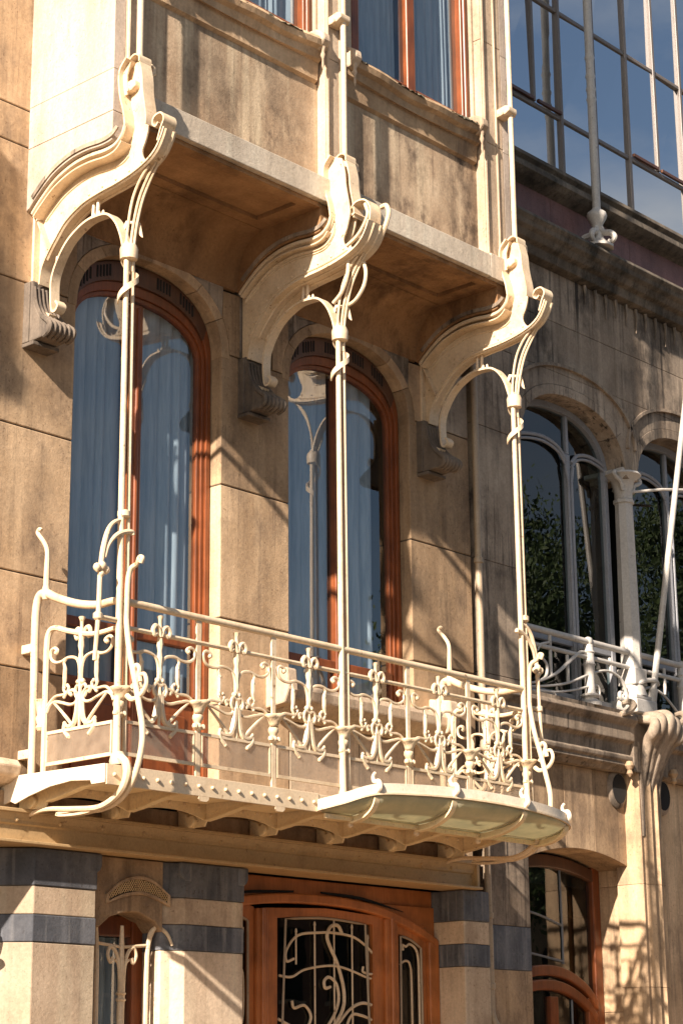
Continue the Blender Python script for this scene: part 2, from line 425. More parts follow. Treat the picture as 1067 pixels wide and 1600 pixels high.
# rooms behind: closed dark shell
MB().add([(-2.6, .5, -.1), (9.6, .5, -.1), (9.6, 3.2, -.1), (-2.6, 3.2, -.1), (-2.6, .5, 12.9), (9.6, .5, 12.9), (9.6, 3.2, 12.9), (-2.6, 3.2, 12.9)],
   [(0, 1, 2, 3), (4, 5, 6, 7), (1, 2, 6, 5), (2, 3, 7, 6), (3, 0, 4, 7)]).build('room_shell', ROOM, house)
for z in (3.55, 8.3): MB().box(-2.5, 9.5, .72, 3.1, z-.06, z+.06).build('room_floor', ROOM, house)
for x in (2.16, 4.76): MB().box(x-.05, x+.05, .50, 3.1, 0, 12.8).build('room_partition', ROOM, house)

# blue stone corbels under the brackets
for x in XC:
    pr = c2z([(.11, 7.10), (.10, 7.02), (.085, 6.94), (.05, 6.86), (.0, 6.80), (-.05, 6.765), (-.085, 6.73)])
    MB().prism([(.2, 7.10)]+pr+[(-.075, 6.685), (-.02, 6.66), (.2, 6.65)], 0, x-.10, x+.10).build('corbel', CORB, house, bevel=.01)
    MB().box(x-.115, x+.115, .06, .2, 6.62, 6.648).build('corbel_base', CORB, house, bevel=.006)
    MB().box(x-.112, x+.112, .12, .2, 6.652, 7.09).build('corbel_back', CORB, house, bevel=.006)
    for j in range(6):
        xx = x-.085+j*.034
        MB().tube(cr_([(xx, .098, 7.05), (xx, .080, 6.94), (xx, .045, 6.862), (xx+.002*(j-2.5)*1.6, -.005, 6.802), (xx+.003*(j-2.5)*1.6, -.055, 6.766), (xx+.004*(j-2.5)*1.6, -.098, 6.725), (xx+.004*(j-2.5)*1.6, -.085, 6.68), (xx+.004*(j-2.5)*1.6, -.03, 6.655)], 3), [.012, .013, .015, .018, .021, .020, .014], 7).build('corbel_flute', CORB, house, True)

# ------------------------------------------------------------------ arched wooden windows of the main house
def french(x0, x1, z0, mull, transom, parent, name):
    """wooden window in an arched opening; frame plane y=.30"""
    y = .285
    out = arch(x0+.004, x1-.004, ZS, ZC-.006, 24)
    poly_o = [(x0+.004, z0), *out, (x1-.004, z0)]
    root = None
    def ring(po, pi, ya, yb, nm, m, par, bev=.004):
        b = MB(); N = len(po)
        vs = [(p[0], ya, p[1]) for p in po]+[(p[0], ya, p[1]) for p in pi]+[(p[0], yb, p[1]) for p in po]+[(p[0], yb, p[1]) for p in pi]
        fs = []
        for i in range(N-1):
            fs += [(i, i+1, N+i+1, N+i), (2*N+i+1, 2*N+i, 3*N+i, 3*N+i+1), (N+i, N+i+1, 3*N+i+1, 3*N+i), (i+1, i, 2*N+i, 2*N+i+1)]
        fs += [(0, N, 3*N, 2*N), (N-1, 2*N-1, 4*N-1, 3*N-1)][0:2]
        return b.add(vs, fs).build(nm, m, par, bevel=bev)
    def shape(d, top):
        a = arch(x0+d, x1-d, ZS-.05, ZC-top, 24); return [(x0+d, z0), *a, (x1-d, z0)]
    s0, s1, s2, s3 = poly_o, shape(.045, .16), shape(.075, .235), shape(.105, .27)
    root = ring(s0[4:-4], s1[4:-4], y, y+.09, name, WOODD, parent)  # darker wood puts the shade under the arch into the head's colour
    ring(s0[:5], s1[:5], y, y+.09, 'jamb', WOODW, root); ring(s0[-5:], s1[-5:], y, y+.09, 'jamb', WOODW, root)
    ring(s1, s2, y+.022, y+.09, 'frame_step', WOODW, root)
    ring(s2, s3, y+.04, y+.09, 'sash', WOODW, root)
    # ventilation slots in the arched head
    mid = [((p[0]+q[0])/2, (p[1]+q[1])/2) for p, q in zip(s0, s1)]
    for i in (6, 9, 12, 15, 18):
        if i < len(mid):
            px, pz = mid[i]
            for j in range(5):
                dx = (j-2)*.03
                zz = pz+(mid[i+1][1]-mid[i-1][1])/(mid[i+1][0]-mid[i-1][0])*dx
                MB().box(px+dx-.008, px+dx+.008, y-.003, y+.004, zz-.045, zz+.045).build('vent_slot', DARK, root)
    # bottom rail, mullion, transom
    MB().box(x0+.045, x1-.045, y+.03, y+.09, z0, z0+.07).build('bottom_rail', WOODW, root, bevel=.006)
    zt = ZC-.27
    MB().box(mull-.05, mull+.05, y+.012, y+.088, z0+.07, zt-.03).build('mullion', WOODW, root, bevel=.01)
    MB().tube([(mull, y+.012, z0+.07), (mull, y+.012, zt-.06)], .016, 8).build('mullion_bead', WOODW, root, True)
    for tz in transom:
        for a, b in ((x0+.09, mull-.05), (mull+.05, x1-.09)):
            MB().box(a, b, y+.03, y+.085, tz-.035, tz+.035).build('transom', WOODW, root, bevel=.008)
    MB().sheet([(p[0], p[1]) for p in shape(.095, .26)], y+.065).build('pane', GLASS, root)
    return root
WOODW = WOOD
f1 = french(*OP[0], 3.70, 1.06, (4.86, 4.45), house, 'french_window')
for a, b in ((.47, 1.01), (1.11, 1.69)):
    p = MB().box(a, b, .335, .36, 3.77, 4.42).build('door_panel', WOOD, f1)
    MB().box(a+.09, b-.09, .322, .336, 3.86, 4.33).build('panel_field', WOOD, f1, bevel=.012)
f2 = french(*OP[1], 4.66, 3.23, (4.93,), house, 'arched_window')

# ------------------------------------------------------------------ curtains
def curtain(x0, x1, z0, z1, y, label, amp=.03, wl=.125, topfn=None, group='net curtains'):
    rows = []; nx = max(24, int((x1-x0)/.012)); ph = random.random()*6
    for i in range(7):
        t = i/6; row = []
        for j in range(nx+1):
            x = x0+(x1-x0)*j/nx; s = (x-x0)/wl
            d = amp*(1-2*abs(math.sin(math.pi*s+ph+.9*math.sin(s*1.3+ph)))**.7+.5*math.sin(2.3*s+ph*2)+.25*math.sin(1.1*s+3*t))*(1-.2*t)
            row.append((x+.012*math.sin(s+4*t), y+max(-.04, d), z0+(z1-z0)*t))
        rows.append(row)
    o = MB().grid(rows).build('curtain', CURT, None, True)
    return tag(o, label, 'curtain', group)
curtain(.36, 1.01, 3.75, 7.55, .425, 'skylight tinted net curtain on left side of the balcony french window')
curtain(1.03, 1.80, 3.75, 7.55, .42, 'skylight tinted net curtain on right side of the balcony french window')
curtain(2.50, 3.20, 4.7, 7.5, .425, 'skylight tinted net curtain left of mullion in second arched window')
curtain(3.24, 3.72, 4.7, 7.5, .42, 'skylight tinted net curtain right of mullion in second arched window')

# ------------------------------------------------------------------ stone oriel
oriel = thing('stone_oriel', 'limestone oriel with carved window sills carried by the three iron brackets', 'oriel', (2.08, 0, 8.08))
UP = [(.148, 7.612), (.05, 7.694), (-.091, 7.785), (-.264, 7.839), (-.433, 7.851), (-.599, 7.838), (-.70, 7.85), (-.765, 7.90), (-.79, 7.96)]
upc = [(p.x, p.y) for p in cr_([(*p, 0) for p in UP], 5)]
RIB = ((-.10, .13), (1.94, 2.23), (4.06, 4.28))
for i, (a, b) in enumerate(RIB):
    # stone cheek resting on the curved iron bracket
    poly = [(q[0] if q[0] > -.695 else -.695, q[1]+.022) for q in upc if q[0] > -.72]
    poly = [(W, 7.62)]+poly+[(-.70, 8.085), (W, 8.085)]
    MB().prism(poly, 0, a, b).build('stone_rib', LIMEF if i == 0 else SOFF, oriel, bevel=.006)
    MB().strip([(a-.006, q[0], q[1]+.055) for q in upc[2:-6]], .012, .03).build('rib_moulding', LIMED, oriel)
# flank walls of the oriel in blocks
def flank(x0, x1, nm):
    for y0, y1, z0, z1 in ((-.70, W, 8.087, 8.40), (-.70, W, 8.40, 9.30), (-.70, W, 9.30, 10.2), (-.70, W, 10.2, 12.6)):
        MB().prism(inset([(y0, z0), (y1, z0), (y1, z1), (y0, z1)], .0008), 0, x0, x1).build('stone_block', LIMEF, oriel, bevel=.004)
flank(-.10, .0, 'l'); flank(4.20, 4.28, 'r')
# quoin bulge where flank meets the wall
# front: band, panels, pilasters
for a, b in ((.152, 1.998), (2.242, 3.928)):
    MB().prism([(-.745, 8.09), (-.745, 8.285), (-.60, 8.30), (-.60, 8.09)], 0, a, b).build('band_course', LIMEB, oriel, bevel=.006)
    MB().box(a, b, -.62, -.40, 8.302, 9.10).build('parapet_panel', LIMEO, oriel)
    # soffit: flat slab with raised border, sunk field, cove
    a, b = {.152: (.13, 1.94), 2.242: (2.23, 4.06)}[a]
    y0, y1 = -.70, -.10
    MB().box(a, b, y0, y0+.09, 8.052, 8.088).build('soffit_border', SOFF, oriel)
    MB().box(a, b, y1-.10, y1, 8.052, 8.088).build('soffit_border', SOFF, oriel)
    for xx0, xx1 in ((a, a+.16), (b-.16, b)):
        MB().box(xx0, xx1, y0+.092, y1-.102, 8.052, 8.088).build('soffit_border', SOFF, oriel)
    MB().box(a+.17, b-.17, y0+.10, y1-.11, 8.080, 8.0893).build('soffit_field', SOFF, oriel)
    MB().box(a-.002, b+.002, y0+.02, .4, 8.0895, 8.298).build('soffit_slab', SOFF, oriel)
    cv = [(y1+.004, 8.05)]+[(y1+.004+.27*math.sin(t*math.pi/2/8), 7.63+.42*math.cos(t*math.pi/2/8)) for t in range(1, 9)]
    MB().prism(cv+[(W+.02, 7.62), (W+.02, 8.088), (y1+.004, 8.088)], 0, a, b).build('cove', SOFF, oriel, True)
for a, b in ((0.002, .15), (2.0, 2.24), (3.93, 4.198)):
    MB().box(a, b, -.69, .1, 8.0895, 8.30).build('soffit_slab', SOFF, oriel)
    for z0, z1 in ((8.302, 9.32), (9.32, 10.25), (10.25, 12.6)):
        MB().box(a, b, -.70, -.36, z0+.002, z1-.002).build('pilaster_stone', LIMEL, oriel, bevel=.005)
    c = (a+b)/2
    MB().box(a, b, -.745, -.6, 8.087, 8.30).build('pilaster_foot', LIMEB, oriel, bevel=.005)
    MB().tube([(a+.02, -.706, 8.31), (a+.02, -.706, 12.5)], .014, 8).build('pilaster_bead', LIMEL, oriel, True)
    MB().tube([(c+.045, -.704, 8.31), (c+.045, -.704, 12.5)], .010, 8).build('pilaster_bead', LIMEL, oriel, True)
# sills, with sagging mossy tops and little drops at the ends
for a, b in ((.15, 2.0), (2.24, 3.93)):
    pr = [(-.5, 9.47), (-.74, 9.43), (-.755, 9.40), (-.74, 9.36), (-.70, 9.34), (-.69, 9.28), (-.66, 9.26), (-.65, 9.12), (-.615, 9.10), (-.5, 9.10)]
    n = 16; rows = []
    for i in range(n+1):
        t = i/n; x = a+.03+(b-a-.06)*t; dz = -.035*math.sin(math.pi*t)
        rows.append([(x, p_[0]+(.0 if p_[1] < 9.3 else .012*math.sin(9*x)), p_[1]+(dz if p_[1] > 9.27 else 0)) for p_ in pr])
    s = MB(); m_ = len(pr)
    vs = [q for r in rows for q in r]
    fs = [(i*m_+j, i*m_+(j+1) % m_, (i+1)*m_+(j+1) % m_, (i+1)*m_+j) for i in range(n) for j in range(m_)]+[tuple(range(m_)), tuple(n*m_+j for j in range(m_))]
    sill = s.add(vs, fs).build('window_sill', LIME, oriel)
    # moss on top
    rows = []
    for i in range(61):
        x = a+.12+(b-a-.24)*i/60; dz = -.035*math.sin(math.pi*(x-a)/(b-a))
        row = []
        for j in range(9):
            t = j/8; yy = -.757+.2*t; zz = 9.405+dz+.055*math.sin(min(1, t*2.2)*math.pi/2)+random.uniform(-.011, .013)
            row.append((x+random.uniform(-.008, .008), yy+random.uniform(-.008, .008), zz))
        rows.append(row)
    MB().grid(rows).build('moss', MOSS, sill)
    for x in (a+.06, b-.06):
        MB().prism([(-.5, 9.52), (-.70, 9.51), (-.775, 9.46), (-.785, 9.40), (-.75, 9.36), (-.72, 9.33), (-.5, 9.33)], 0, x-.045, x+.045).build('sill_stop', LIMEL, sill, bevel=.018)
        MB().lathe([(.002, 9.17), (.010, 9.20), (.008, 9.26), (.020, 9.29), (.012, 9.32), (.024, 9.36)], (x, -.735, 0), 8).build('sill_drop', LIMEL, sill, True)
# oriel windows (wood frames, glass)
for a, b, mu in ((.15, 2.0, 1.0), (2.24, 3.93, 3.16)):
    x0, x1 = a+.18, b-.03
    fr = MB().box(x0, x0+.09, -.60, -.50, 9.45, 12.4).build('oriel_window', WOOD, oriel, bevel=.01)
    MB().box(x1-.1, x1, -.60, -.50, 9.45, 12.4).build('jamb', WOOD, fr, bevel=.01)
    MB().tube([(x1-.055, -.60, 9.47), (x1-.055, -.60, 12.4)], .014, 8).build('jamb_bead', WOOD, fr, True)
    MB().box(mu-.05, mu+.05, -.59, -.50, 9.45, 12.4).build('mullion', WOOD, fr, bevel=.012)
    MB().box(x0+.091, x1-.101, -.58, -.51, 9.46, 9.55).build('bottom_rail', WOOD, fr, bevel=.01)
    MB().sheet(rect(x0, x1, 9.50, 12.4), -.54).build('pane', GLASS, fr)
    MB().box(a, x0, -.60, -.4, 9.3, 12.6).build('jamb_stone', LIMEL, oriel, bevel=.006)
    MB().box(x1+.002, b, -.63, -.4, 9.47, 12.6).build('jamb_stone', LIMEL, oriel, bevel=.006)
    MB().box(a, b, -.40, -.36, 8.3, 9.44).build('panel_back', LIME, oriel)
    MB().box(a, b, -.05, 0., 8.3, 12.6).build('bay_back', ROOM, oriel)
for z0, z1 in ((12.602, 14.0), (14.002, 15.6)): MB().box(-.1, 4.28, -.70, .3, z0, z1).build('upper_storey_stone', LIME, oriel)
curtain(.3, .98, 9.4, 12.4, -.43, 'pale net curtain in the upper left oriel window', .02, .075)
curtain(1.02, 1.95, 9.4, 12.4, -.43, 'ribbed pale net curtain near first oriel jamb', .02, .07)
curtain(2.4, 3.12, 9.4, 12.4, -.43, 'pale net curtain left of mullion in the right oriel window', .02, .075)
curtain(3.19, 3.9, 9.4, 12.4, -.43, 'pale net curtain right of mullion in the right oriel window', .02, .07)

# the twin bay of the same front stands further along the street to the left
tw = thing('twin_balcony', 'stone balcony parapet of the twin bay further left along the front', 'balcony', (-6, 0, 8.1))
MB().box(-9.5, -3.25, -.72, W, 8.15, 8.35).build('slab', LIMEL, tw); 
for i in range(5): MB().box(-9.5+i*1.25+.01, -9.5+(i+1)*1.25-.01, -.70, -.56, 8.352, 9.75).build('parapet_panel', LIMEL, tw)
MB().box(-9.5, -2.42, W, .46, 0, 12.6).build('wall_face', LIME, tw)

# ------------------------------------------------------------------ iron columns with whiplash brackets
LOW = [(.093, 7.076), (.073, 7.19), (.01, 7.288), (-.061, 7.369), (-.167, 7.469), (-.338, 7.545), (-.506, 7.572), (-.672, 7.585), (-.836, 7.612), (-.967, 7.653), (-1.049, 7.705), (-1.10, 7.775), (-1.13, 7.84)]
TOPL = [(-.79, 7.96), (-.773, 8.067), (-.74, 8.175), (-.722, 8.294), (-.73, 8.385), (-.79, 8.45)]
TOPR = [(-.86, 8.42), (-.89, 8.30), (-.90, 8.18), (-.925, 8.05), (-.935, 7.95), (-.905, 7.84), (-.87, 7.76), (-.90, 7.695), (-.95, 7.675), (-1.01, 7.70), (-1.065, 7.76), (-1.10, 7.84)]
def c2(p, n=5): return [(q.x, q.y) for q in cr_([(*a, 0) for a in p], n)]
def yz(x, pts): return [(x, p[0], p[1]) for p in pts]
def column(x, label, wide):
    t = thing('iron_column', label, 'column', (x, -.75, 3.7), 'cream iron columns')
    low, up, tl, tr = c2(LOW), c2(UP), c2(TOPL), c2(TOPR)
    def half(dx, th, poly, nm): return MB().prism(poly, 0, x+dx-th/2, x+dx+th/2).build(nm, IRON, t, bevel=.003)
    # web plate: wall end -> upper edge -> upright tongue -> notch -> hook -> lower edge
    web = [(.165, 7.10), (.165, 7.60)]+[(p[0], p[1]) for p in up[2:]]+tl[1:]+tr[:-1]+[(-1.115, 7.83)]+low[::-1]
    plates = (-.075, .0, .075) if wide else (0.,)
    for d in plates[:1] if not wide else plates: half(d, .016, web, 'bracket_plate')
    # flanges
    MB().strip(yz(x, low), .115 if not wide else .20, .012).build('lower_flange', IRON, t, True)
    MB().strip(yz(x, up+tl[1:]), .19 if not wide else .27, .014).build('upper_flange', IRON, t, True)
    MB().strip(yz(x, [(p[0]-.012, p[1]) for p in tr[:22]]), .10, .010).build('tongue_flange', IRON, t, True)
    MB().tube(yz(x-.035, [(p[0], p[1]-.008) for p in low[8:]]), .011, 6).build('flange_rib', IRON, t, True)
    MB().tube(yz(x+.035, [(p[0], p[1]-.008) for p in low[8:]]), .011, 6).build('flange_rib', IRON, t, True)
    MB().tube(yz(x-.09 if not wide else x-.13, [(p[0], p[1]-.012) for p in up]), .012, 6).build('flange_bead', IRON, t, True)
    MB().strip(yz(x-.05, [(p[0]+.0, p[1]-.055) for p in up[1:36]]), .10 if not wide else .18, .010).build('inner_flange', IRON, t, True)
    wx = x-.010 if not wide else x-.085
    MB().tube([(wx, q[0]+.012, q[1]+.036) for q in low[4:44]], .0075, 6).build('web_bead', IRON, t, True)
    MB().tube([(wx, q[0], q[1]-.105) for q in up[3:34]], .0075, 6).build('web_bead', IRON, t, True)
    for q in low[6:46:4]: MB().lathe([(.010, .004), (.008, -.006), (.002, -.010)], (wx, q[0]+.02, q[1]+.062), 6, 0).build('web_rivet', IRON, t, True)
    # hook end rolled into a curl
    hk = [(-1.10, 7.84), (-1.128, 7.90), (-1.10, 7.95), (-1.04, 7.945), (-1.02, 7.90), (-1.05, 7.87), (-1.075, 7.89)]
    if wide: hk = [(-1.10, 7.84), (-1.11, 7.95), (-1.06, 8.03), (-.97, 8.04), (-.92, 7.99), (-.935, 7.95), (-.96, 7.96)]
    MB().strip(yz(x, c2([(-1.07, 7.76)]+hk, 6)), .115, .012).build('hook_curl', IRON, t, True)
    # flared lip at the top of the tongue
    MB().strip(yz(x, c2([(-.735, 8.38), (-.765, 8.44), (-.82, 8.475), (-.87, 8.455), (-.875, 8.41)], 5)), .11, .012).build('tongue_lip', IRON, t, True)
    MB().strip([(x-.05, -.74, 8.20), (x-.058, -.745, 8.34), (x-.05, -.77, 8.43)], .05, .01, (0, 1, 0)).build('tongue_cheek', IRON, t, True)
    # wall shoe, gusset and small scroll on the corbel
    MB().box(x-.06, x+.06, .155, .178, 7.06, 7.62).build('wall_shoe', IRON, t, bevel=.004)
    MB().strip(yz(x, [(.155, 7.60), (.02, 7.31)]), .11, .012).build('gusset', IRON, t)
    # quarter arc tie below the bracket, ending in scrolls
    arc = [(-.06, 6.92), (-.085, 6.885), (-.06, 6.85), (-.025, 6.86), (-.012, 6.93), (-.008, 7.07), (-.038, 7.164), (-.11, 7.273), (-.198, 7.35), (-.334, 7.41), (-.451, 7.42), (-.566, 7.40), (-.65, 7.32), (-.705, 7.21), (-.735, 7.10)]
    MB().strip(yz(x, c2(arc)), .075, .016).build('tie_arc', IRON, t, True)
    MB().strip(yz(x, c2([(.12, 7.06), (.10, 6.95), (.06, 6.87), (.0, 6.83)], 5)), .07, .022).build('corbel_strap', IRON, t, True)
    for yy, za, zb in ((-.385, 7.41, 7.56), (-.43, 7.42, 7.565), (-.02, 7.14, 7.26)):
        MB().tube([(x, yy, za), (x, yy-.01, zb)], .013, 6).build('tie_stud', IRON, t, True)
    for yy, zz in ((-.36, 7.44), (-.40, 7.452), (-.45, 7.455), (-.49, 7.45)):
        MB().lathe([(.012, 0), (.010, .025), (.003, .035)], (x, yy, zz-.02), 8).build('tie_bud', IRON, t, True)
    # twin slender shafts
    MB().tube([(x-.018, -.76, 3.70), (x-.018, -.76, 3.75), (x-.018, -.757, 4.2), (x-.014, -.75, 7.15)], [.032, .027, .022, .019], 12).build('shaft', IRON, t, True)
    MB().tube([(x+.050, -.752, 3.75), (x+.040, -.752, 7.2)], [.015, .0125], 8).build('side_shaft', IRON, t, True)
    # rods fanning from the shaft head up to the hook
    for dx, pts in ((-.014, [(-.745, 6.95), (-.75, 7.2), (-.79, 7.42), (-.86, 7.55), (-.95, 7.635)]),
                    (.014, [(-.75, 6.95), (-.765, 7.2), (-.82, 7.42), (-.90, 7.56), (-.985, 7.655)]),
                    (.034, [(-.755, 6.95), (-.775, 7.2), (-.835, 7.42), (-.915, 7.56), (-1.0, 7.67)])):
        MB().tube([(x+dx, *p) for p in c2(pts)], [.010, .010, .009], 7).build('head_rod', IRON, t, True)
    # collar and spiral ribbon round the shaft head
    MB().lathe([(.03, 7.02), (.058, 7.03), (.062, 7.10), (.05, 7.13), (.03, 7.135)], (x+.005, -.75, 0), 14).build('head_collar', IRON, t, True)
    hel = []
    zb, zt, turns = (6.74, 7.06, 1.0)
    for i in range(31):
        s = i/30; a = 2.4+turns*2*math.pi*s; r = .068-.016*s
        hel.append((x+.008+r*math.cos(a), -.75+r*math.sin(a), zb+(zt-zb)*s))
    MB().strip(hel, .046, .010, (0, 0, 1)).build('spiral_ribbon', IRON, t, True)
    MB().strip([(x+.01, -.70, 7.13), (x+.02, -.66, 7.24), (x+.03, -.70, 7.32), (x+.06, -.78, 7.30), (x+.065, -.80, 7.2)], .03, .012, (0, 1, 1)).build('head_leaf', IRON, t, True)
    # upper shaft in front of the oriel pilaster, with clamps
    MB().tube([(x+.02, -.80, 8.16), (x+.02, -.80, 12.6)], .023, 10).build('upper_shaft', IRON, t, True)
    for z in (8.25, 9.62, 11.0):
        MB().prism([(-.70, z-.035), (-.70, z+.035), (-.80, z+.05), (-.84, z+.035), (-.84, z-.01), (-.80, z-.03)], 0, x-.055, x+.065).build('clamp', IRON, t, bevel=.012)
        MB().tube([(x-.06, -.77, z-.015), (x+.075, -.80, z-.005)], .016, 8).build('clamp_pin', IRON, t, True)
    # little curled horn beside the clamp
    MB().tube([(x+.04, -.80, 8.36), (x+.09, -.82, 8.37), (x+.125, -.83, 8.40), (x+.12, -.83, 8.44), (x+.095, -.83, 8.445)], [.016, .017, .018, .014, .016], 8).build('horn', IRON, t, True)
    MB().tube([(x+.035, -.82, 8.20), (x+.04, -.85, 8.12), (x+.06, -.87, 8.06), (x+.09, -.88, 8.05)], [.010, .014, .015, .017], 8).build('horn', IRON, t, True)
    # rivets along the web
    for i in range(3, len(low)-14, 5):
        q = low[i]; MB().lathe([(.009, 0), (.006, -.006), (.001, -.008)], (x-.008 if not wide else x-.083, q[0]+.01, q[1]+.035), 6, 0).build('rivet', IRON, t, True)
    return t
c0 = column(XC[0], 'cream iron column with curled bracket at left end of balcony', False)
c1 = column(XC[1], 'middle cream iron column with triple bracket plates between both arched windows', True)
c2_ = column(XC[2], 'cream iron column with curled bracket at right end of balcony', False)
# extra whiplash loops on the middle bracket
x = XC[1]
upm = c2(UP)
for dx, dz, r in ((-.088, -.045, .012), (-.088, -.085, .012), (-.11, -.015, .014)):
    MB().tube([(x+dx, p[0], p[1]+dz) for p in upm[1:]], r, 6).build('moulding', IRON, c1, True)
for dx, pts, r in ((-.05, [(-.62, 7.68), (-.80, 7.70), (-.98, 7.77), (-1.08, 7.90), (-1.06, 8.0)], .014), (.08, [(-.98, 7.68), (-1.10, 7.78), (-1.17, 7.92), (-1.15, 8.0), (-1.10, 8.0)], .018),
                  (.05, [(-.77, 7.30), (-.87, 7.33), (-.95, 7.42), (-.97, 7.52), (-.95, 7.60)], .014), (-.03, [(-.72, 7.32), (-.80, 7.38), (-.86, 7.5), (-.87, 7.62), (-.84, 7.68), (-.80, 7.64)], .015)):
    MB().tube([(x+dx, *p) for p in c2(pts)], r, 8).build('whiplash_loop', IRON, c1, True)

# ------------------------------------------------------------------ balcony
bal = thing('iron_balcony', 'cream wrought iron balcony with scrolled railing and clouded glass kick panels', 'balcony', (2.08, -.3, 3.6))
YB = -.75
MB().box(-.10, 4.30, -.79, .17, 3.655, 3.688).build('deck', BEAM, bal)
# front fascia, riveted, with teeth under the posts
MB().box(-.12, 1.76, -.815, -.80, 3.565, 3.69).build('fascia', IRON, bal, bevel=.003)
MB().box(1.762, 4.28, -.81, -.80, 3.57, 3.685).build('fascia', IRON, bal, bevel=.003)
fas = [(-.81, 3.69), (.18, 3.705), (.19, 3.45), (.165, 3.475), (.14, 3.53), (.08, 3.545), (.03, 3.525), (-.1, 3.56), (-.3, 3.60), (-.5, 3.615), (-.68, 3.60), (-.69, 3.575), (-.81, 3.575)]
MB().prism(fas, 0, -.135, -.121).build('end_fascia', IRONW, bal, bevel=.003)
MB().prism(fas, 0, 4.282, 4.296).build('end_fascia', IRONW, bal, bevel=.003)
rv = None
def rivet(x, y, z, r=.013):
    global rv
    if rv is None: rv = MB().lathe([(r, 0), (r, -.006), (r*.7, -.013), (.001, -.016)], (0, 0, 0), 8, 1)
    o = MB(); o.v = [(v[0]+x, v[1]+y, v[2]+z) for v in rv.v]; o.f = rv.f
    return o
rv_me = None
def put_rivet(x, y, z, parent, m, s=1.0):
    global rv_me
    if rv_me is None:
        q = rivet(0, 0, 0).build('rivet', m); rv_me = q.data; bpy.data.objects.remove(q)
    o = bpy.data.objects.new('rivet', rv_me); COL.objects.link(o); o.parent = parent
    o.location = Vector((x, y, z))-wloc(parent); o.scale = (s, s, s); return o
x = -.06
while x < 1.74: put_rivet(x, -.815, 3.628, bal, IRON); x += .118
for xp in XP[1:3]:
    MB().prism([(xp-.045, 3.566), (xp-.045, 3.55), (xp-.025, 3.535), (xp+.025, 3.535), (xp+.045, 3.55), (xp+.045, 3.566)], 1, -.8145, -.801).build('fascia_tooth', IRON, bal)
# cantilevers under the deck at each post with arched edge girder between
for i, xp in enumerate(XP):
    poly = [(.16, 3.654), (-.795, 3.654), (-.795, 3.602), (-.65, 3.598), (-.49, 3.597), (-.375, 3.577), (-.30, 3.563), (-.23, 3.551), (-.13, 3.538), (-.11, 3.50), (.16, 3.50)]
    MB().prism(poly, 0, xp-.006, xp+.006).build('cantilever', GOLD, bal)
    MB().strip([(xp, q[0], q[1]) for q in poly[2:9]], .055, .010).build('cantilever_flange', GOLD, bal)
    if i:
        a, b = XP[i-1]+.007, xp-.007; c = (a+b)/2
        ed = [(a+(b-a)*j/12, 3.535+.055*(1-abs(2*j/12-1)**2.2)) for j in range(13)]
        MB().prism(ed+[(b, 3.654), (a, 3.654)], 1, -.125, -.113).build('edge_girder', GOLD, bal)
        MB().box(a, b, -.795, -.785, 3.60, 3.654).build('tip_angle', GOLD, bal)
        for j in range(5): put_rivet(a+(b-a)*(.1+.2*j), -.125, 3.628, bal, IRON, .8)
    # cast console foot on the lintel
    MB().prism(c2([(.12, 3.50), (.02, 3.50), (-.03, 3.525), (-.035, 3.56), (-.01, 3.585), (.03, 3.575), (.05, 3.60), (.12, 3.62)], 3), 0, xp-.035, xp+.035).build('console', GOLD, bal, bevel=.008)
# deck soffit plates, slightly uneven
for i in range(6): MB().box(XP[i]+.04, XP[i+1]-.04, -.78, -.128, 3.644, 3.652).build('soffit_plate', GOLD, bal)
# posts
def post(x, y, z0=3.69, par=bal, w=.046):
    p = MB().strip([(x, y, z0), (x, y, 3.98), (x, y, 4.2), (x, y, 4.72)], [w*.9, w*.9, w*.75, w], .016, (1, 0, 0)).build('post', IRON, par, bevel=.003)
    MB().lathe([(.012, 3.985), (.022, 3.995), (.034, 4.015), (.022, 4.04), (.028, 4.055), (.037, 4.07), (.036, 4.09), (.026, 4.10), (.029, 4.13), (.04, 4.16)], (x, y, 0), 10).build('post_collar', IRON, p, True)
    # flared leaf cup opening to the street
    cup = []
    for i in range(5):
        t = i/4; row = []
        for j in range(9):
            a = -math.pi*.95+math.pi*.9*j/8
            r = .032+.05*t*t+(.012*math.sin(j*math.pi/4*2) if t > .6 else 0)
            row.append((x+r*math.cos(a)*1.05, y+r*math.sin(a)*.9, 4.10+.085*t-.012*abs(math.cos(a))*t))
        cup.append(row)
    MB().grid(cup).build('leaf_cup', IRON, p, True, solid=.008)
    for s in (-1, 1): MB().lathe([(.004, -.02), (.017, -.012), (.02, 0), (.015, .014), (.003, .02)], (x+s*.034, y-.012, 4.02), 8).build('cup_berry', IRON, p, True)
    return p
for xp in XP: post(xp+(.02 if xp in (0.,) else 0), YB)
# handrail and lower rail
MB().tube([(.03, YB, 4.733), (4.15, YB, 4.733)], .024, 12).build('handrail', IRON, bal, True)
MB().tube([(.03, YB, 4.567), (4.15, YB, 4.567)], .0155, 8).build('lower_rail', IRON, bal, True)
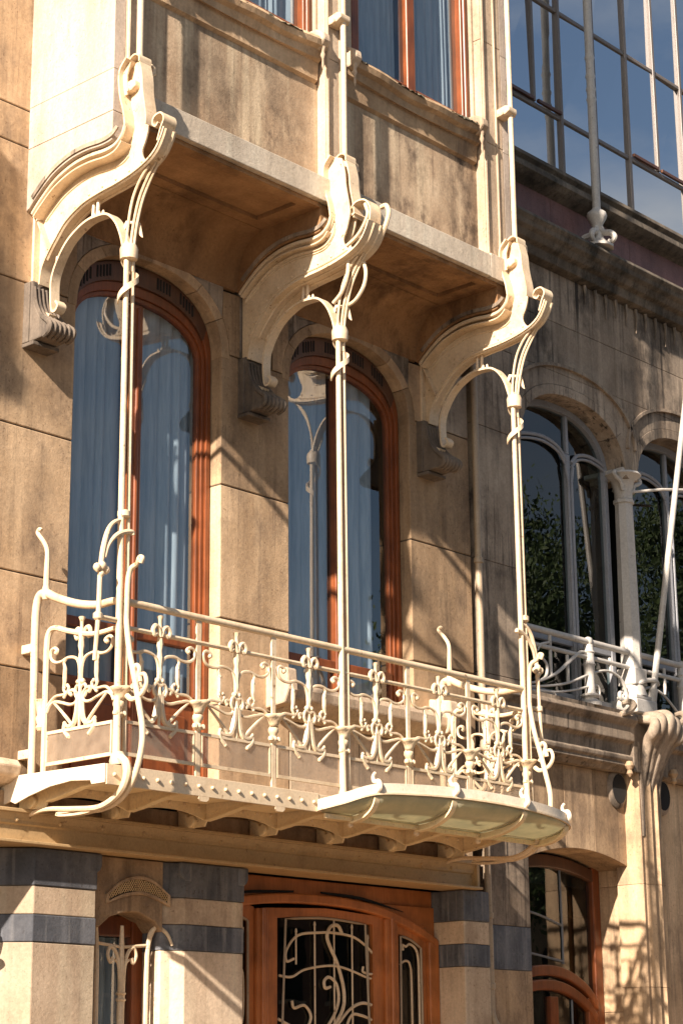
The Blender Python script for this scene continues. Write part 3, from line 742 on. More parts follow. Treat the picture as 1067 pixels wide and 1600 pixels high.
# end returns
WAVE = [(-.74, 4.737), (-.66, 4.742), (-.53, 4.742), (-.338, 4.78), (-.138, 4.85), (-.03, 4.90), (.04, 4.895), (.07, 4.82), (.078, 4.66), (.07, 4.2), (.068, 3.70)]
WAV2 = [(-.74, 4.567), (-.5, 4.559), (-.266, 4.612), (-.12, 4.655), (-.06, 4.62), (-.047, 4.5), (-.047, 4.25), (-.05, 3.70)]
SPIK = [(-.02, 4.90), (-.02, 5.05), (-.02, 5.18), (.015, 5.25), (.07, 5.31), (.085, 5.335), (.065, 5.352), (.045, 5.34)]
for x in (XP[0]+.02, XP[-1]):
    MB().tube(yz(x, c2(WAVE)), [.024, .026, .028, .03, .028, .026], 10).build('return_handrail', IRON, bal, True)
    MB().tube(yz(x, c2(WAV2)), [.016, .018, .022, .02], 8).build('return_rail', IRON, bal, True)
    MB().tube(yz(x, c2(SPIK)), [.022, .016, .015, .013, .012], 8).build('whip_finial', IRON, bal, True)
    MB().lathe([(.02, 4.86), (.034, 4.89), (.03, 4.92), (.018, 4.96)], (x, -.02, 0), 10).build('finial_foot', IRON, bal, True)
    for z in (4.55, 3.86):
        MB().box(x-.03, x+.03, .075, .178, z-.03, z+.03).build('wall_cramp', IRON, bal, bevel=.006)
    MB().lathe([(.02, 4.0), (.034, 4.02), (.024, 4.04), (.036, 4.08), (.026, 4.10), (.036, 4.17), (.05, 4.20)], (x, -.01, 0), 10).build('return_collar', IRON, bal, True)
# scroll work: one panel, then copies
SCR = [([(0.008, 4.26), (.008, 4.32), (.018, 4.385), (.053, 4.428), (.13, 4.441), (.19, 4.425), (.25, 4.426), (.295, 4.454), (.302, 4.504), (.27, 4.522), (.235, 4.503), (.252, 4.485)], [.011, .009, .009, .009, .012]),
       ([(.14, 4.44), (.166, 4.414), (.155, 4.378), (.155, 4.33), (.155, 4.29), (.162, 4.24), (.142, 4.209), (.155, 4.19)], [.008, .008, .012, .013, .009, .008, .007]),
       ([(.088, 4.195), (.103, 4.218), (.064, 4.222), (.03, 4.188), (.038, 4.145), (.094, 4.134), (.17, 4.154), (.25, 4.171), (.30, 4.150), (.325, 4.11)], [.012, .009, .009, .009]),
       ([(.325, 4.15), (.25, 4.203), (.17, 4.206), (.13, 4.212), (.112, 4.245), (.13, 4.262)], [.009, .008, .009]),
       ([(.26, 4.168), (.172, 4.095), (.094, 4.024), (.056, 3.986)], [.007, .010, .010]),
       ([(.012, 4.18), (.02, 4.10), (.036, 4.038), (.065, 4.0), (.123, 3.998), (.145, 4.02), (.147, 3.975), (.095, 3.925)], [.018, .017, .013, .010, .013])]
def panel():
    st = MB().lathe([(.010, 3.97), (.011, 4.14), (.02, 4.18), (.013, 4.21), (.013, 4.30), (.019, 4.33), (.015, 4.36), (.02, 4.42), (.014, 4.46), (.022, 4.50), (.017, 4.55), (.024, 4.585), (.013, 4.605), (.011, 4.63), (.013, 4.66), (.024, 4.685), (.012, 4.69)], (0, 0, 0), 8).build('scroll_panel', IRON, bal, True)
    st.location = (0, 0, 0)
    st.data.transform(Matrix.Translation(wloc(bal)))
    loc = Vector((0, 0, 0))
    def sub(mb, nm):
        o = mb.build(nm, IRON, None, True); o.parent = st; return o
    for s in (-1, 1):
        for pts, r in SCR:
            sub(MB().tube([(s*q[0], 0, q[1]) for q in c2(pts, 4)], [v*1.18 for v in r], 6), 'scroll')
        for bx, bz, br in ((.246, 4.492, .017), (.09, 4.196, .014), (.128, 4.262, .013), (.157, 4.19, .012), (.10, 3.928, .015), (.147, 4.022, .014), (.155, 4.37, .015), (.16, 4.25, .014), (.02, 4.27, .02)):
            sub(MB().lathe([(.002, -br), (br*.8, -br*.55), (br, 0), (br*.75, br*.6), (.002, br)], (s*bx, -.002, bz), 7), 'scroll_bud')
        sub(MB().tube([(s*q[0], -.006, q[1]) for q in c2([(.0, 4.235), (.035, 4.25), (.055, 4.215), (.04, 4.175), (.0, 4.165)], 4)], [.010, .011, .011, .010], 6), 'stem_loop')
        sub(MB().tube([(s*q[0], -.012, q[1]) for q in c2([(.005, 4.55), (.02, 4.60), (.05, 4.618), (.072, 4.59), (.06, 4.555), (.04, 4.565)], 4)], [.012, .014, .016, .014, .012], 7), 'finial_curl')
    return st
pan0 = panel(); B0 = wloc(bal)
spots = [((XP[i]+XP[i+1])/2+(.01 if i == 0 else 0), YB, 0, 1.0) for i in range(6)]
for i, (px, py, rz, s) in enumerate(spots):
    o = pan0 if i == 0 else copy_tree(pan0, bal)
    o.location = Vector((px, py, 0))-B0; o.rotation_euler = (0, 0, rz)
for x in (XP[0]+.02, XP[-1]):
    o = copy_tree(pan0, bal); o.location = Vector((x, -.385, 0))-B0; o.rotation_euler = (0, 0, math.pi/2); o.scale = (.98, 1, 1)
# kick panels: frame and clouded glass
def kickp(a, b, side):
    def put(p0, p1, z0, z1, t, nm, m, par):
        if side is None: return MB().box(p0, p1, YB-t, YB+t, z0, z1).build(nm, m, par)
        return MB().box(side-t, side+t, p0, p1, z0, z1).build(nm, m, par)
    fr = put(a, b, 3.965, 3.985, .009, 'kick_panel', IRON, bal)
    put(a, b, 3.765, 3.787, .009, 'frame_bar', IRON, fr)
    for q in (a, b-.012): put(q, q+.012, 3.788, 3.964, .009, 'frame_bar', IRON, fr)
    put(a+.013, b-.013, 3.788, 3.964, .003, 'pane', KICK, fr)
for i in range(6): kickp(XP[i]+.03+(.03 if i == 0 else 0), XP[i+1]-.03, None)
for x in (XP[0]+.02, XP[-1]): kickp(-.70, -.075, x)
# long whip bars at both end columns: curl above the rail, bow outward, sweep under the deck
WHIP = [(-.90, 4.955), (-.915, 4.985), (-.885, 4.995), (-.865, 4.955), (-.81, 4.93), (-.785, 4.86), (-.78, 4.70), (-.78, 4.59), (-.814, 4.397), (-.864, 4.226), (-.905, 4.071), (-.942, 3.907), (-.932, 3.761), (-.865, 3.598), (-.76, 3.499), (-.614, 3.453), (-.448, 3.45), (-.26, 3.465)]
for k, x in enumerate((XP[0]+.045, XP[-1]+.03)):
    MB().tube(yz(x, c2(WHIP)), [.018, .012, .018, .018, .019, .02, .02, .02, .018, .008], 9).build('whip_bar', IRON, bal, True)
    MB().tube(yz(x-.045, c2([(-.80, 3.74), (-.85, 3.70), (-.86, 3.63), (-.82, 3.55), (-.72, 3.485), (-.58, 3.455), (-.35, 3.47), (-.1, 3.49), (.05, 3.47)])), [.028, .026, .022, .018, .016, .014], 8).build('whip_root', IRON, bal, True)
    MB().strip(yz(x-.02, c2([(-.62, 3.455), (-.45, 3.435), (-.25, 3.44), (-.22, 3.455), (-.45, 3.46)])), .05, .014).build('spear_leaf', IRON, bal, True)
    MB().lathe([(.05, 3.70), (.055, 3.72), (.046, 3.76), (.034, 3.78)], (x-.03, -.76, 0), 12).build('column_shoe', IRON, bal, True)
    s = -1 if k == 0 else 1
    xb = XP[0] if k == 0 else XP[-1]
    MB().tube([(xb+s*q[0], YB-.012, q[1]) for q in c2([(-.02, 5.255), (.05, 5.23), (.105, 5.17), (.145, 5.04), (.165, 4.88), (.17, 4.69), (.18, 4.50), (.195, 4.32)])], [.008, .013, .016, .018, .016, .016, .015, .013], 8).build('stem_rod', IRON, bal, True)
    MB().tube([(xb+s*q[0], YB-.018, q[1]) for q in c2([(-.09, 5.165), (-.08, 5.185), (0, 5.165), (.06, 5.125), (.11, 5.06), (.135, 4.98)])], [.016, .018, .016, .013, .010], 8).build('stem_ring', IRON, bal, True)
    for dx, z, r in ((.16, 4.92, .03), (.125, 4.90, .024), (.20, 4.905, .026), (.165, 4.87, .022)):
        MB().lathe([(.003, -r*1.2), (r*.8, -r*.6), (r, 0), (r*.75, r*.7), (.003, r*1.1)], (xb+s*dx, YB-.02, z), 9).build('stem_bud', IRON, bal, True)
    MB().tube([(xb, YB, 4.60), (xb+s*.19, YB-.005, 4.60)], .017, 8).build('stem_stay', IRON, bal, True)
    MB().lathe([(.02, 4.575), (.03, 4.585), (.03, 4.615), (.02, 4.625)], (xb+s*.175, YB-.01, 0), 10).build('stem_collar', IRON, bal, True)
    for z in (5.30,): MB().lathe([(.03, z-.03), (.042, z-.02), (.042, z+.012), (.03, z+.02)], (xb+.03, YB, 0), 12).build('shaft_collar', IRON, bal, True)
    # curl knot where the whip crosses the railing
    for q in ([(-.79, 4.13), (-.84, 4.10), (-.92, 4.12), (-.965, 4.18), (-.95, 4.24), (-.91, 4.24), (-.91, 4.20)], [(-.84, 4.17), (-.88, 4.22), (-.90, 4.28), (-.875, 4.31), (-.85, 4.29)]):
        MB().tube([(xb+.04+s*.03*i, *p) for i, p in enumerate(c2(q))][0:] if False else [(xb+.05+(.0), *p) for p in c2(q)], [.018, .016, .013, .016], 8).build('knot_curl', IRON, bal, True)

# ------------------------------------------------------------------ glass canopy over the door
can = thing('glass_canopy', 'curved canopy of frosted glass panes and cream ribs bulging over the door', 'canopy', (3.3, -.8, 3.55))
RIM = cr_([(1.74, -.822, 3.612), (1.88, -.93, 3.66), (2.08, -1.04, 3.728), (2.42, -1.10, 3.752), (2.79, -1.15, 3.762), (3.15, -1.205, 3.755), (3.48, -1.235, 3.738), (3.86, -1.20, 3.72), (4.17, -1.10, 3.705), (4.38, -.94, 3.69), (4.48, -.70, 3.67), (4.50, -.40, 3.66)], 6)
MB().strip(RIM, .070, .014, (0, 0, 1)).build('rim', IRONW, can, True)
MB().strip([(q.x, q.y+.006, q.z-.036) for q in RIM], .012, .05, (0, 0, 1)).build('rim_lip', IRON, can, True)
def rimat(x):
    return min(RIM[:50], key=lambda q: abs(q.x-x))
def prof(x, yi, zi, t):
    q = rimat(x)
    y = yi+(q.y-yi)*math.sin(t*math.pi/2); z = zi+(q.z-.045-zi)*(1-math.cos(t*math.pi/2))
    return (x, y, z)
ribx = [2.09, 2.785, 3.48, 4.165]
for x in ribx:
    pts = [prof(x, -.80, 3.535, i/10) for i in range(11)]
    MB().strip([(p[0], p[1], p[2]-.012) for p in pts], .05, .012).build('rib', GOLD, can, True)
    MB().prism([(p[1], p[2]-.012) for p in pts]+[(p[1], p[2]+.03) for p in pts[::-1]], 0, x-.006, x+.006).build('rib_web', GOLD, can)
    q = rimat(x)
    MB().tube([(x, *p) for p in c2([(q.y, q.z-.02), (q.y-.03, q.z+.01), (q.y-.02, q.z+.05), (q.y+.02, q.z+.055), (q.y+.03, q.z+.09), (q.y+.01, q.z+.115)])], [.018, .02, .018, .015, .012, .010], 8).build('rim_hook', IRONW, can, True)
    MB().lathe([(.01, 3.49), (.022, 3.50), (.018, 3.53), (.024, 3.56)], (x, -.80, 0), 8).build('rib_foot', IRON, can, True)
RI = [min(range(len(RIM)), key=lambda i: abs(RIM[i].x-x)+(9 if i > 50 else 0)) for x in ribx]
xs = [1.80]+ribx+[4.29]; ri = [1]+RI+[len(RIM)-5]
for (a, b), (ia, ib) in zip(zip(xs, xs[1:]), zip(ri, ri[1:])):
    rows = []
    for i in range(9):
        t = i/8; row = []
        for j in range(9):
            u = j/8; f = ia+(ib-ia)*u; f0 = min(int(f), len(RIM)-2); q = RIM[f0].lerp(RIM[f0+1], f-f0)
            xi = a+.008+(b-a-.016)*u; yi = -.80 if b < 4.2 else -.80+.35*max(0, u-.5)
            row.append((xi+(q.x-xi)*t, yi+(q.y-yi)*math.sin(t*math.pi/2), 3.572+(q.z-.04-3.572)*(1-math.cos(t*math.pi/2))))
        rows.append(row)
    MB().grid(rows).build('glass_pane', FROST, can, True, solid=.008)
    MB().box(a+.01, b-.01, -.83, -.812, 3.53, 3.562).build('curb_angle', GOLD, can)
    n = max(2, int((b-a)/.11))
    for j in range(n): put_rivet(a+.05+(b-a-.1)*j/(n-1), -.83, 3.546, can, IRON, .6)

# ------------------------------------------------------------------ steel lintel
lin = thing('steel_lintel', 'ochre painted riveted steel beam spanning above the wooden door', 'beam', (2.1, .08, 3.28))
MB().box(-2.4, 4.53, .07, .14, 3.305, 3.475).build('web', BEAM, lin)
MB().box(-2.4, 4.53, .02, .14, 3.476, 3.50).build('top_flange', BEAM, lin, bevel=.004)
MB().box(-2.4, 4.54, -.005, .3, 3.282, 3.302).build('bottom_flange', BEAM, lin, bevel=.004)
MB().prism([(.07, 3.475), (.035, 3.475), (.055, 3.43), (.055, 3.41), (.07, 3.40)], 0, -2.4, 4.50).build('cover_angle', BEAM, lin)
MB().box(4.50, 4.53, .02, .0695, 3.304, 3.475).build('end_plate', BEAM, lin)
for i in range(18):
    bx = -1.9+i*.36; MB().lathe([(.016, .055), (.016, .048), (.008, .040)], (bx, 0, 3.432), 8, 1).build('bolt', BEAM, lin, True)
MB().box(-2.4, 4.6, .14, .46, 3.302, 3.62).build('lintel_stone', LIME, lin)

# ------------------------------------------------------------------ ground floor: banded piers
gf = thing('banded_pier', 'banded limestone and bluestone pier left of the grilled narrow window', 'pier', (.3, .2, 0), 'banded ground floor piers')
def banded(t, poly_fn, caps=True):
    """poly_fn(grow) -> plan polygon (x,y)"""
    for z0, z1, m, g in ((0, .9, BLUE, .02), (.9, 1.8, LIMEL, 0), (1.8, 2.69, LIMEL, 0), (2.69, 2.862, BLUE, .004), (2.862, 3.04, LIMEL, 0), (3.04, 3.278, BLUE, .006)):
        MB().prism(inset(poly_fn(g), .0015), 2, z0+.0015, z1-.0015).build('stone_band', m, t, bevel=.006)
    MB().prism(inset(poly_fn(0), .012), 2, 0, 3.27).build('pier_core', MORT, t)
banded(gf, lambda g: [(-.10-g, .5), (-.10-g, .30), (.10-g, .10-g), (.615+g, .10-g), (.615+g, .5)])
MB().prism([(.54, 3.278), (.66, 3.278), (.66, 3.20), (.645, 3.17), (.615, 3.15), (.54, 3.15)], 1, .092, .3).build('cap_ear', BLUE, gf, bevel=.012)
gf2 = thing('banded_pier', 'banded limestone and bluestone pier between narrow window and wooden door', 'pier', (1.7, .2, 0), 'banded ground floor piers')
banded(gf2, lambda g: [(1.27-g, .5), (1.27-g, .19), (1.34-g, .17), (1.41-g, .10-g), (1.97+g, .10-g), (1.97+g, .5)])
for s, xx in ((1, 1.97), (-1, 1.41)):
    MB().prism([(xx-s*.06, 3.278), (xx+s*.045, 3.278), (xx+s*.045, 3.20), (xx+s*.03, 3.17), (xx, 3.15), (xx-s*.06, 3.15)], 1, .092, .3).build('cap_ear', BLUE, gf2, bevel=.012)
gf3 = thing('banded_pier', 'banded limestone and bluestone pier between wooden door and drainpipe', 'pier', (4.5, .2, 0), 'banded ground floor piers')
banded(gf3, lambda g: [(4.378-g, .5), (4.378-g, .07-g), (4.70+g*.3, .07-g), (4.70+g*.3, .5)])
gf0 = thing('banded_pier', 'banded pier standing further left beyond the cut off window', 'pier', (-1.6, .2, 0), 'banded ground floor piers')
banded(gf0, lambda g: [(-2.4, .5), (-2.4, .10-g), (-.95+g, .10-g), (-.95+g, .5)])
# vent panel over the narrow window
vp = thing('vent_lintel', 'carved limestone lintel with a curved mesh vent above narrow window', 'lintel', (1.0, .2, 2.8))
vpoly = [(.617, 3.277), (1.268, 3.277), (1.268, 2.80), (1.20, 2.87), (1.05, 2.925), (.95, 2.925), (.80, 2.885), (.70, 2.81), (.617, 2.83)]
MB().prism(inset(vpoly, .002), 1, .165, .40).build('panel', LIME, vp, bevel=.008)
def vent(a, o):
    top = c2([(.77+a, 3.03), (.90, 3.115-a), (1.05, 3.145-a), (1.18, 3.12-a), (1.305-a, 3.05)], 5); bot = c2([(1.305-a, 2.995+a), (1.18, 3.04+a), (1.05, 3.06+a), (.90, 3.035+a), (.77+a, 2.985+a)], 5)
    return top+bot
o_, i_ = vent(-.018, 0), vent(.004, 0)
N = len(o_); b = MB()
b.add([(p[0], .148, p[1]) for p in o_]+[(p[0], .148, p[1]) for p in i_]+[(p[0], .166, p[1]) for p in o_]+[(p[0], .166, p[1]) for p in i_],
      [q for i in range(N) for j in [(i+1) % N] for q in ((i, j, N+j, N+i), (N+i, N+j, 3*N+j, 3*N+i), (j, i, 2*N+i, 2*N+j))]).build('vent_frame', LIME, vp, bevel=.003)
MB().prism(i_, 1, .160, .166).build('vent_void', DARK, vp)
gm = MB()
def vin(x_, z_):
    u = (x_-1.04)/.275
    return abs(u) < 1 and 2.99+.075*(1-u*u) < z_ < 3.035+.105*(1-u*u)
for i in range(-6, 34):
    for sg_ in (-1, 1):
        run = []
        for j in range(40):
            xq, zq = .72+i*.02+sg_*j*.0035, 2.985+j*.0045
            if vin(xq, zq): run.append((xq, .154, zq))
            elif len(run) > 2: gm.tube([run[0], run[-1]], .0034, 4); run = []
            else: run = []
        if len(run) > 2: gm.tube([run[0], run[-1]], .0034, 4)
g_ = gm.build('mesh_grille', BEAM, vp); g_['kind'] = 'stuff'
# narrow window
nw = thing('narrow_window', 'narrow wooden window behind a cream iron grille on ground floor', 'window', (.94, .38, .9))
MB().box(.617, .70, .36, .44, .9, 2.9).build('jamb', WOOD, nw, bevel=.01); MB().box(1.17, 1.27, .36, .44, .9, 2.9).build('jamb', WOOD, nw, bevel=.01)
MB().box(.70, 1.17, .37, .43, 2.78, 2.92).build('head', WOOD, nw, bevel=.01)
MB().sheet(rect(.69, 1.18, .9, 2.8), .40).build('pane', GLASS, nw)
MB().box(.6, 1.3, .05, .5, .8, .9).build('sill', BLUE, nw, bevel=.01)
MB().prism(rect(.617, 1.27, 0, .8), 1, .17, .46).build('apron_stone', LIMEL, nw)
curtain(.64, 1.22, .92, 2.78, .50, 'skylight tinted net curtain behind the narrow ground floor grille', .015, .08)
gr = thing('window_grille', 'cream iron grille with fountain shaped scroll before the narrow window', 'grille', (.94, .22, .9))
for x in (.755, 1.195):
    s = 1 if x < 1 else -1
    MB().tube(cr_([(x, .24, .92), (x, .24, 1.8), (x, .24, 2.5), (x-s*.012, .235, 2.74), (x-s*.05, .20, 2.86)], 5), [.017, .017, .017, .016, .012], 8).build('bar', IRON, gr, True)
MB().tube([(.97, .24, .92), (.97, .24, 2.3), (.97, .24, 2.72), (.97, .24, 2.84)], [.028, .026, .018, .012], 10).build('stem', IRON, gr, True)
for s in (-1, 1):
    MB().tube([(.97+s*q[0], .235, q[1]) for q in c2([(.012, 2.30), (.02, 2.55), (.05, 2.66), (.10, 2.70), (.125, 2.65), (.10, 2.60), (.08, 2.63)])], [.014, .013, .012, .012, .014], 8).build('fountain_scroll', IRON, gr, True)
    MB().tube([(.97+s*q[0], .235, q[1]) for q in c2([(.015, 2.42), (.03, 2.58), (.06, 2.62)])], .010, 8).build('fountain_leaf', IRON, gr, True)
MB().tube([(.755, .24, 2.72), (.97, .24, 2.70), (1.195, .24, 2.72)], .011, 8).build('cross_bar', IRON, gr, True)
for z in (2.40, 2.36): MB().lathe([(.03, z-.01), (.037, z), (.03, z+.01)], (.97, .24, 0), 10).build('stem_ring', IRON, gr, True)
MB().tube(cr_([(1.195, .235, 2.70), (1.215, .232, 2.80), (1.26, .21, 2.84), (1.31, .17, 2.80), (1.335, .14, 2.72)], 5), [.012, .014, .014, .01], 8).build('side_scroll', IRON, gr, True)
# grille of the next window, at the left picture edge
gl = thing('window_grille', 'cream scroll end of a grille cut off by the left picture edge', 'grille', (-.5, .2, .9))
MB().tube([(q[0], .2, q[1]) for q in c2([(-.42, 2.58), (-.30, 2.70), (-.22, 2.75), (-.20, 2.80), (-.235, 2.83), (-.22, 2.90), (-.245, 2.97), (-.30, 2.96)])], [.016, .016, .018, .015, .012, .012, .012], 8).build('scroll', IRON, gl, True)
MB().tube([(-.7, .2, 2.66), (-.30, .2, 2.665), (-.20, .19, 2.66)], [.02, .022, .026], 8).build('bar', IRON, gl, True)
MB().tube([(-.45, .2, .9), (-.45, .2, 2.66)], .016, 8).build('bar', IRON, gl, True)
nw0 = thing('narrow_window', 'wooden window edge cut off by the left picture edge', 'window', (-.6, .38, .9))
MB().box(-.20, -.10, .36, .44, .9, 3.27).build('jamb', WOOD, nw0, bevel=.01); MB().sheet(rect(-.95, -.2, .9, 3.27), .40).build('pane', GLASS, nw0)

# ------------------------------------------------------------------ wooden entrance door
dr = thing('entrance_door', 'wide varnished wooden front door with iron scroll grilles over dark panes', 'door', (3.06, .38, 0))
Y0 = .34
DX0, DX1 = 1.975, 4.375
MB().box(DX0, DX1, Y0+.05, Y0+.10, 3.14, 3.28).build('head_board', WOODO, dr, bevel=.006)
arc_t = c2([(DX0, 3.01), (2.22, 3.05), (2.55, 3.085), (2.95, 3.10), (3.42, 3.085), (3.82, 3.025), (4.17, 2.92), (DX1, 2.83)], 6)
MB().prism(arc_t+[(p[0], p[1]+.07) for p in arc_t[::-1]], 1, Y0-.02, Y0+.08).build('arched_rail', WOODO, dr, bevel=.012)
arc_s = [(p[0], p[1]+.072) for p in arc_t]
MB().prism(arc_s+[(DX1, 3.15), (DX0, 3.15)], 1, Y0+.03, Y0+.09).build('spandrel', WOODO, dr)
MB().prism(c2([(2.05, 3.12), (2.3, 3.165), (2.75, 3.19)], 5)+[(2.75, 3.175), (2.3, 3.145)], 1, Y0+.015, Y0+.031).build('spandrel_slot', DARK, dr)
MB().prism(c2([(3.05, 3.2), (3.5, 3.185), (4.0, 3.10)], 5)+[(3.5, 3.165), (3.05, 3.187)], 1, Y0+.015, Y0+.031).build('spandrel_slot', DARK, dr)
MB().box(DX0, 2.05, Y0-.02, Y0+.08, 0, 3.0).build('jamb', WOODO, dr, bevel=.012)
MB().prism([(4.26, 0), (DX1, 0), (DX1, 2.84), (4.26, 2.89)], 1, Y0-.02, Y0+.08).build('jamb', WOODO, dr, bevel=.012)
for a, b in ((2.34, 2.46), (3.75, 3.89)):
    MB().box(a, b, Y0-.01, Y0+.08, 0, 3.04).build('mullion', WOODO, dr, bevel=.012)
    MB().tube([((a+b)/2, Y0-.01, 0), ((a+b)/2, Y0-.01, 3.04)], .02, 10).build('mullion_bead', WOODO, dr, True)
def paned(x0, x1, z0, ztl, ztr, nm, bw=.10):
    top = c2([(x0+bw, ztl), ((x0+x1)/2, max(ztl, ztr)+.03 if abs(ztl-ztr) < .05 else (ztl+ztr)/2+.02), (x1-bw, ztr)], 6)
    lf = MB().prism([(x0, z0), (x0+bw, z0), (x0+bw, ztl)]+top+[(x1-bw, z0), (x1, z0), (x1, 3.0 if x1 > 3.8 else 3.05), ((x0+x1)/2, 3.02 if x1 > 3.8 else 3.08), (x0, 3.05)], 1, Y0+.02, Y0+.075).build(nm, WOODO, dr, bevel=.008)
    MB().sheet([(x0+bw-.01, z0)]+[(p[0], p[1]+.01) for p in top]+[(x1-bw+.01, z0)], Y0+.055).build('pane', GLASSD, lf)
    rim = [(x0+bw+.008, Y0+.02, z0)]+[(p[0], Y0+.02, p[1]-.01) for p in top[1:-1]]+[(x1-bw-.008, Y0+.02, z0)]
    MB().tube(rim, .009, 6).build('pane_bead', PIPE, lf, True)
    MB().box(x0, x1, Y0+.02, Y0+.07, 0, z0).build('lock_panel', WOODO, lf)
    return lf
d1 = paned(2.46, 3.75, 1.3, 2.985, 2.985, 'door_leaf', .12)
d2 = paned(3.89, 4.26, 1.3, 2.93, 2.83, 'side_light', .04)
d3 = paned(2.05, 2.34, 1.3, 2.93, 2.95, 'side_light', .05)
YG = Y0+.035
def gx(x): return 2.58+(x-2.53)*1.117 if x > 2.5 else x
def gz(pts, r, nm='grille_scroll', par=d1):
    pts = [(gx(p[0]), p[1]) for p in pts]
    MB().tube([(p[0], YG, p[1]) for p in c2(pts)], r, 6).build(nm, IRON, par, True)
for x, z0, z1 in ((2.72, 2.66, 2.89), (2.90, 1.4, 2.95), (3.09, 2.1, 3.02), (3.27, 2.2, 2.95), (3.43, 2.5, 2.88)):
    gz([(x, z0), (x, (z0+z1)/2), (x, z1)], .007, 'grille_bar')
    MB().lathe([(.011, 0), (.008, .02), (.002, .03)], (gx(x), YG, z1), 6).build('bar_tip', IRON, d1, True)
gz([(2.70, 2.70), (2.63, 2.68), (2.63, 2.76), (2.74, 2.87), (2.95, 2.90), (3.10, 2.905), (3.30, 2.88), (3.47, 2.78), (3.53, 2.68), (3.48, 2.62), (3.38, 2.63), (3.38, 2.67)], .010)
gz([(2.56, 2.575), (2.68, 2.57), (2.80, 2.625), (3.0, 2.66), (3.14, 2.66), (3.28, 2.63), (3.42, 2.59), (3.46, 2.585)], .009)
gz([(3.17, 2.90), (3.13, 2.96), (3.06, 2.95), (3.02, 2.88), (3.05, 2.80), (3.12, 2.68), (3.18, 2.50), (3.17, 2.35), (3.05, 2.20), (2.9, 2.08)], .014)
gz([(3.05, 2.51), (3.00, 2.50), (2.99, 2.55), (3.04, 2.58), (3.11, 2.53), (3.13, 2.42), (3.08, 2.30), (2.96, 2.16)], .012)
gz([(2.68, 2.40), (2.70, 2.35), (2.80, 2.37), (2.86, 2.29), (2.80, 2.20), (2.68, 2.22), (2.55, 2.27)], .011)
gz([(3.46, 2.39), (3.36, 2.40), (3.24, 2.35), (3.12, 2.24), (3.0, 2.12)], .012)
gz([(3.46, 2.28), (3.36, 2.31), (3.26, 2.31), (3.2, 2.2), (3.2, 2.1)], .011)
def g2(pts, r, par=d2): gz(pts, r, 'grille_scroll', par)
g2([(3.80, 2.81), (3.79, 2.85), (3.83, 2.84), (3.87, 2.86), (3.93, 2.83), (3.96, 2.75), (3.965, 2.5), (3.965, 1.4)], .010)
g2([(3.765, 2.70), (3.82, 2.73), (3.87, 2.70), (3.885, 2.5), (3.885, 1.4)], .009)
g2([(2.13, 2.84), (2.17, 2.80), (2.20, 2.84), (2.23, 2.83), (2.24, 2.9)], .009, d3)
g2([(2.10, 2.66), (2.18, 2.62), (2.24, 2.58), (2.245, 2.3), (2.2, 2.1)], .008, d3)
for x, r in ((2.05, .03), (4.10, .03)): pass

# ------------------------------------------------------------------ drainpipe between the houses
dp = thing('drainpipe', 'beige painted drainpipe running down beside the right arched window', 'drainpipe', (4.77, .12, 0))
MB().tube([(4.765, .125, 3.0), (4.765, .125, 12.5)], .030, 12).build('pipe', PIPE, dp, True)
MB().tube([(q[0], q[1], q[2]) for q in cr_([(4.765, .125, 3.0), (4.765, .125, 2.5), (4.765, .12, 2.33), (4.80, .10, 2.24), (4.83, .06, 2.2), (4.835, .05, 2.0), (4.835, .05, 0.0)], 5)], .032, 12).build('pipe_foot', PIPE, dp, True)
for z in (3.1, 4.2, 6.03, 7.9, 2.55): MB().lathe([(.034, z-.025), (.04, z-.02), (.04, z+.02), (.034, z+.025)], (4.765, .125, 0), 12).build('pipe_socket', PIPE, dp, True)

# ------------------------------------------------------------------ neighbouring house on the right
nb = thing('neighbour_house', 'sooty limestone house front with arched loggia windows right of drainpipe', 'house', (7, .5, 0))
WN = .185
NO = [(5.50, 7.12), (7.32, 8.90)]; NZS, NZC = 7.28, 7.86
def nblock(poly, m=LIMED, y0=WN, y1=.60, nm='stone_block', gap=.0018): return MB().prism(inset(poly, gap), 1, y0, y1).build(nm, m, nb, bevel=.004)
# piers and wall
for z0, z1 in ((0, .9), (.9, 1.8), (1.8, 2.69)): nblock(rect(4.80, 5.40, z0, z1), LIME)
nblock(rect(4.80, 5.40, 2.69, 3.04), BLUE); nblock(rect(4.80, 5.40, 3.04, 3.75), LIMED); nblock(rect(4.80, 5.40, 3.75, 4.45), LIMED)
for z0, z1 in ((4.45, 5.1), (5.1, 6.08), (6.08, 7.278)): nblock(rect(4.80, 5.50, z0, z1))
nblock(rect(4.80, 5.398, 7.28, 8.058))
for z0, z1 in ((0, 1.2), (1.2, 2.4), (2.4, 3.48), (3.48, 4.45)):
    nblock(rect(6.90, 7.16, z0, z1), LIME); nblock(rect(8.66, 9.5, z0, z1), LIME)
nblock(rect(8.90, 9.5, 4.45, 7.278)); nblock(rect(9.002, 9.5, 7.28, 8.058))
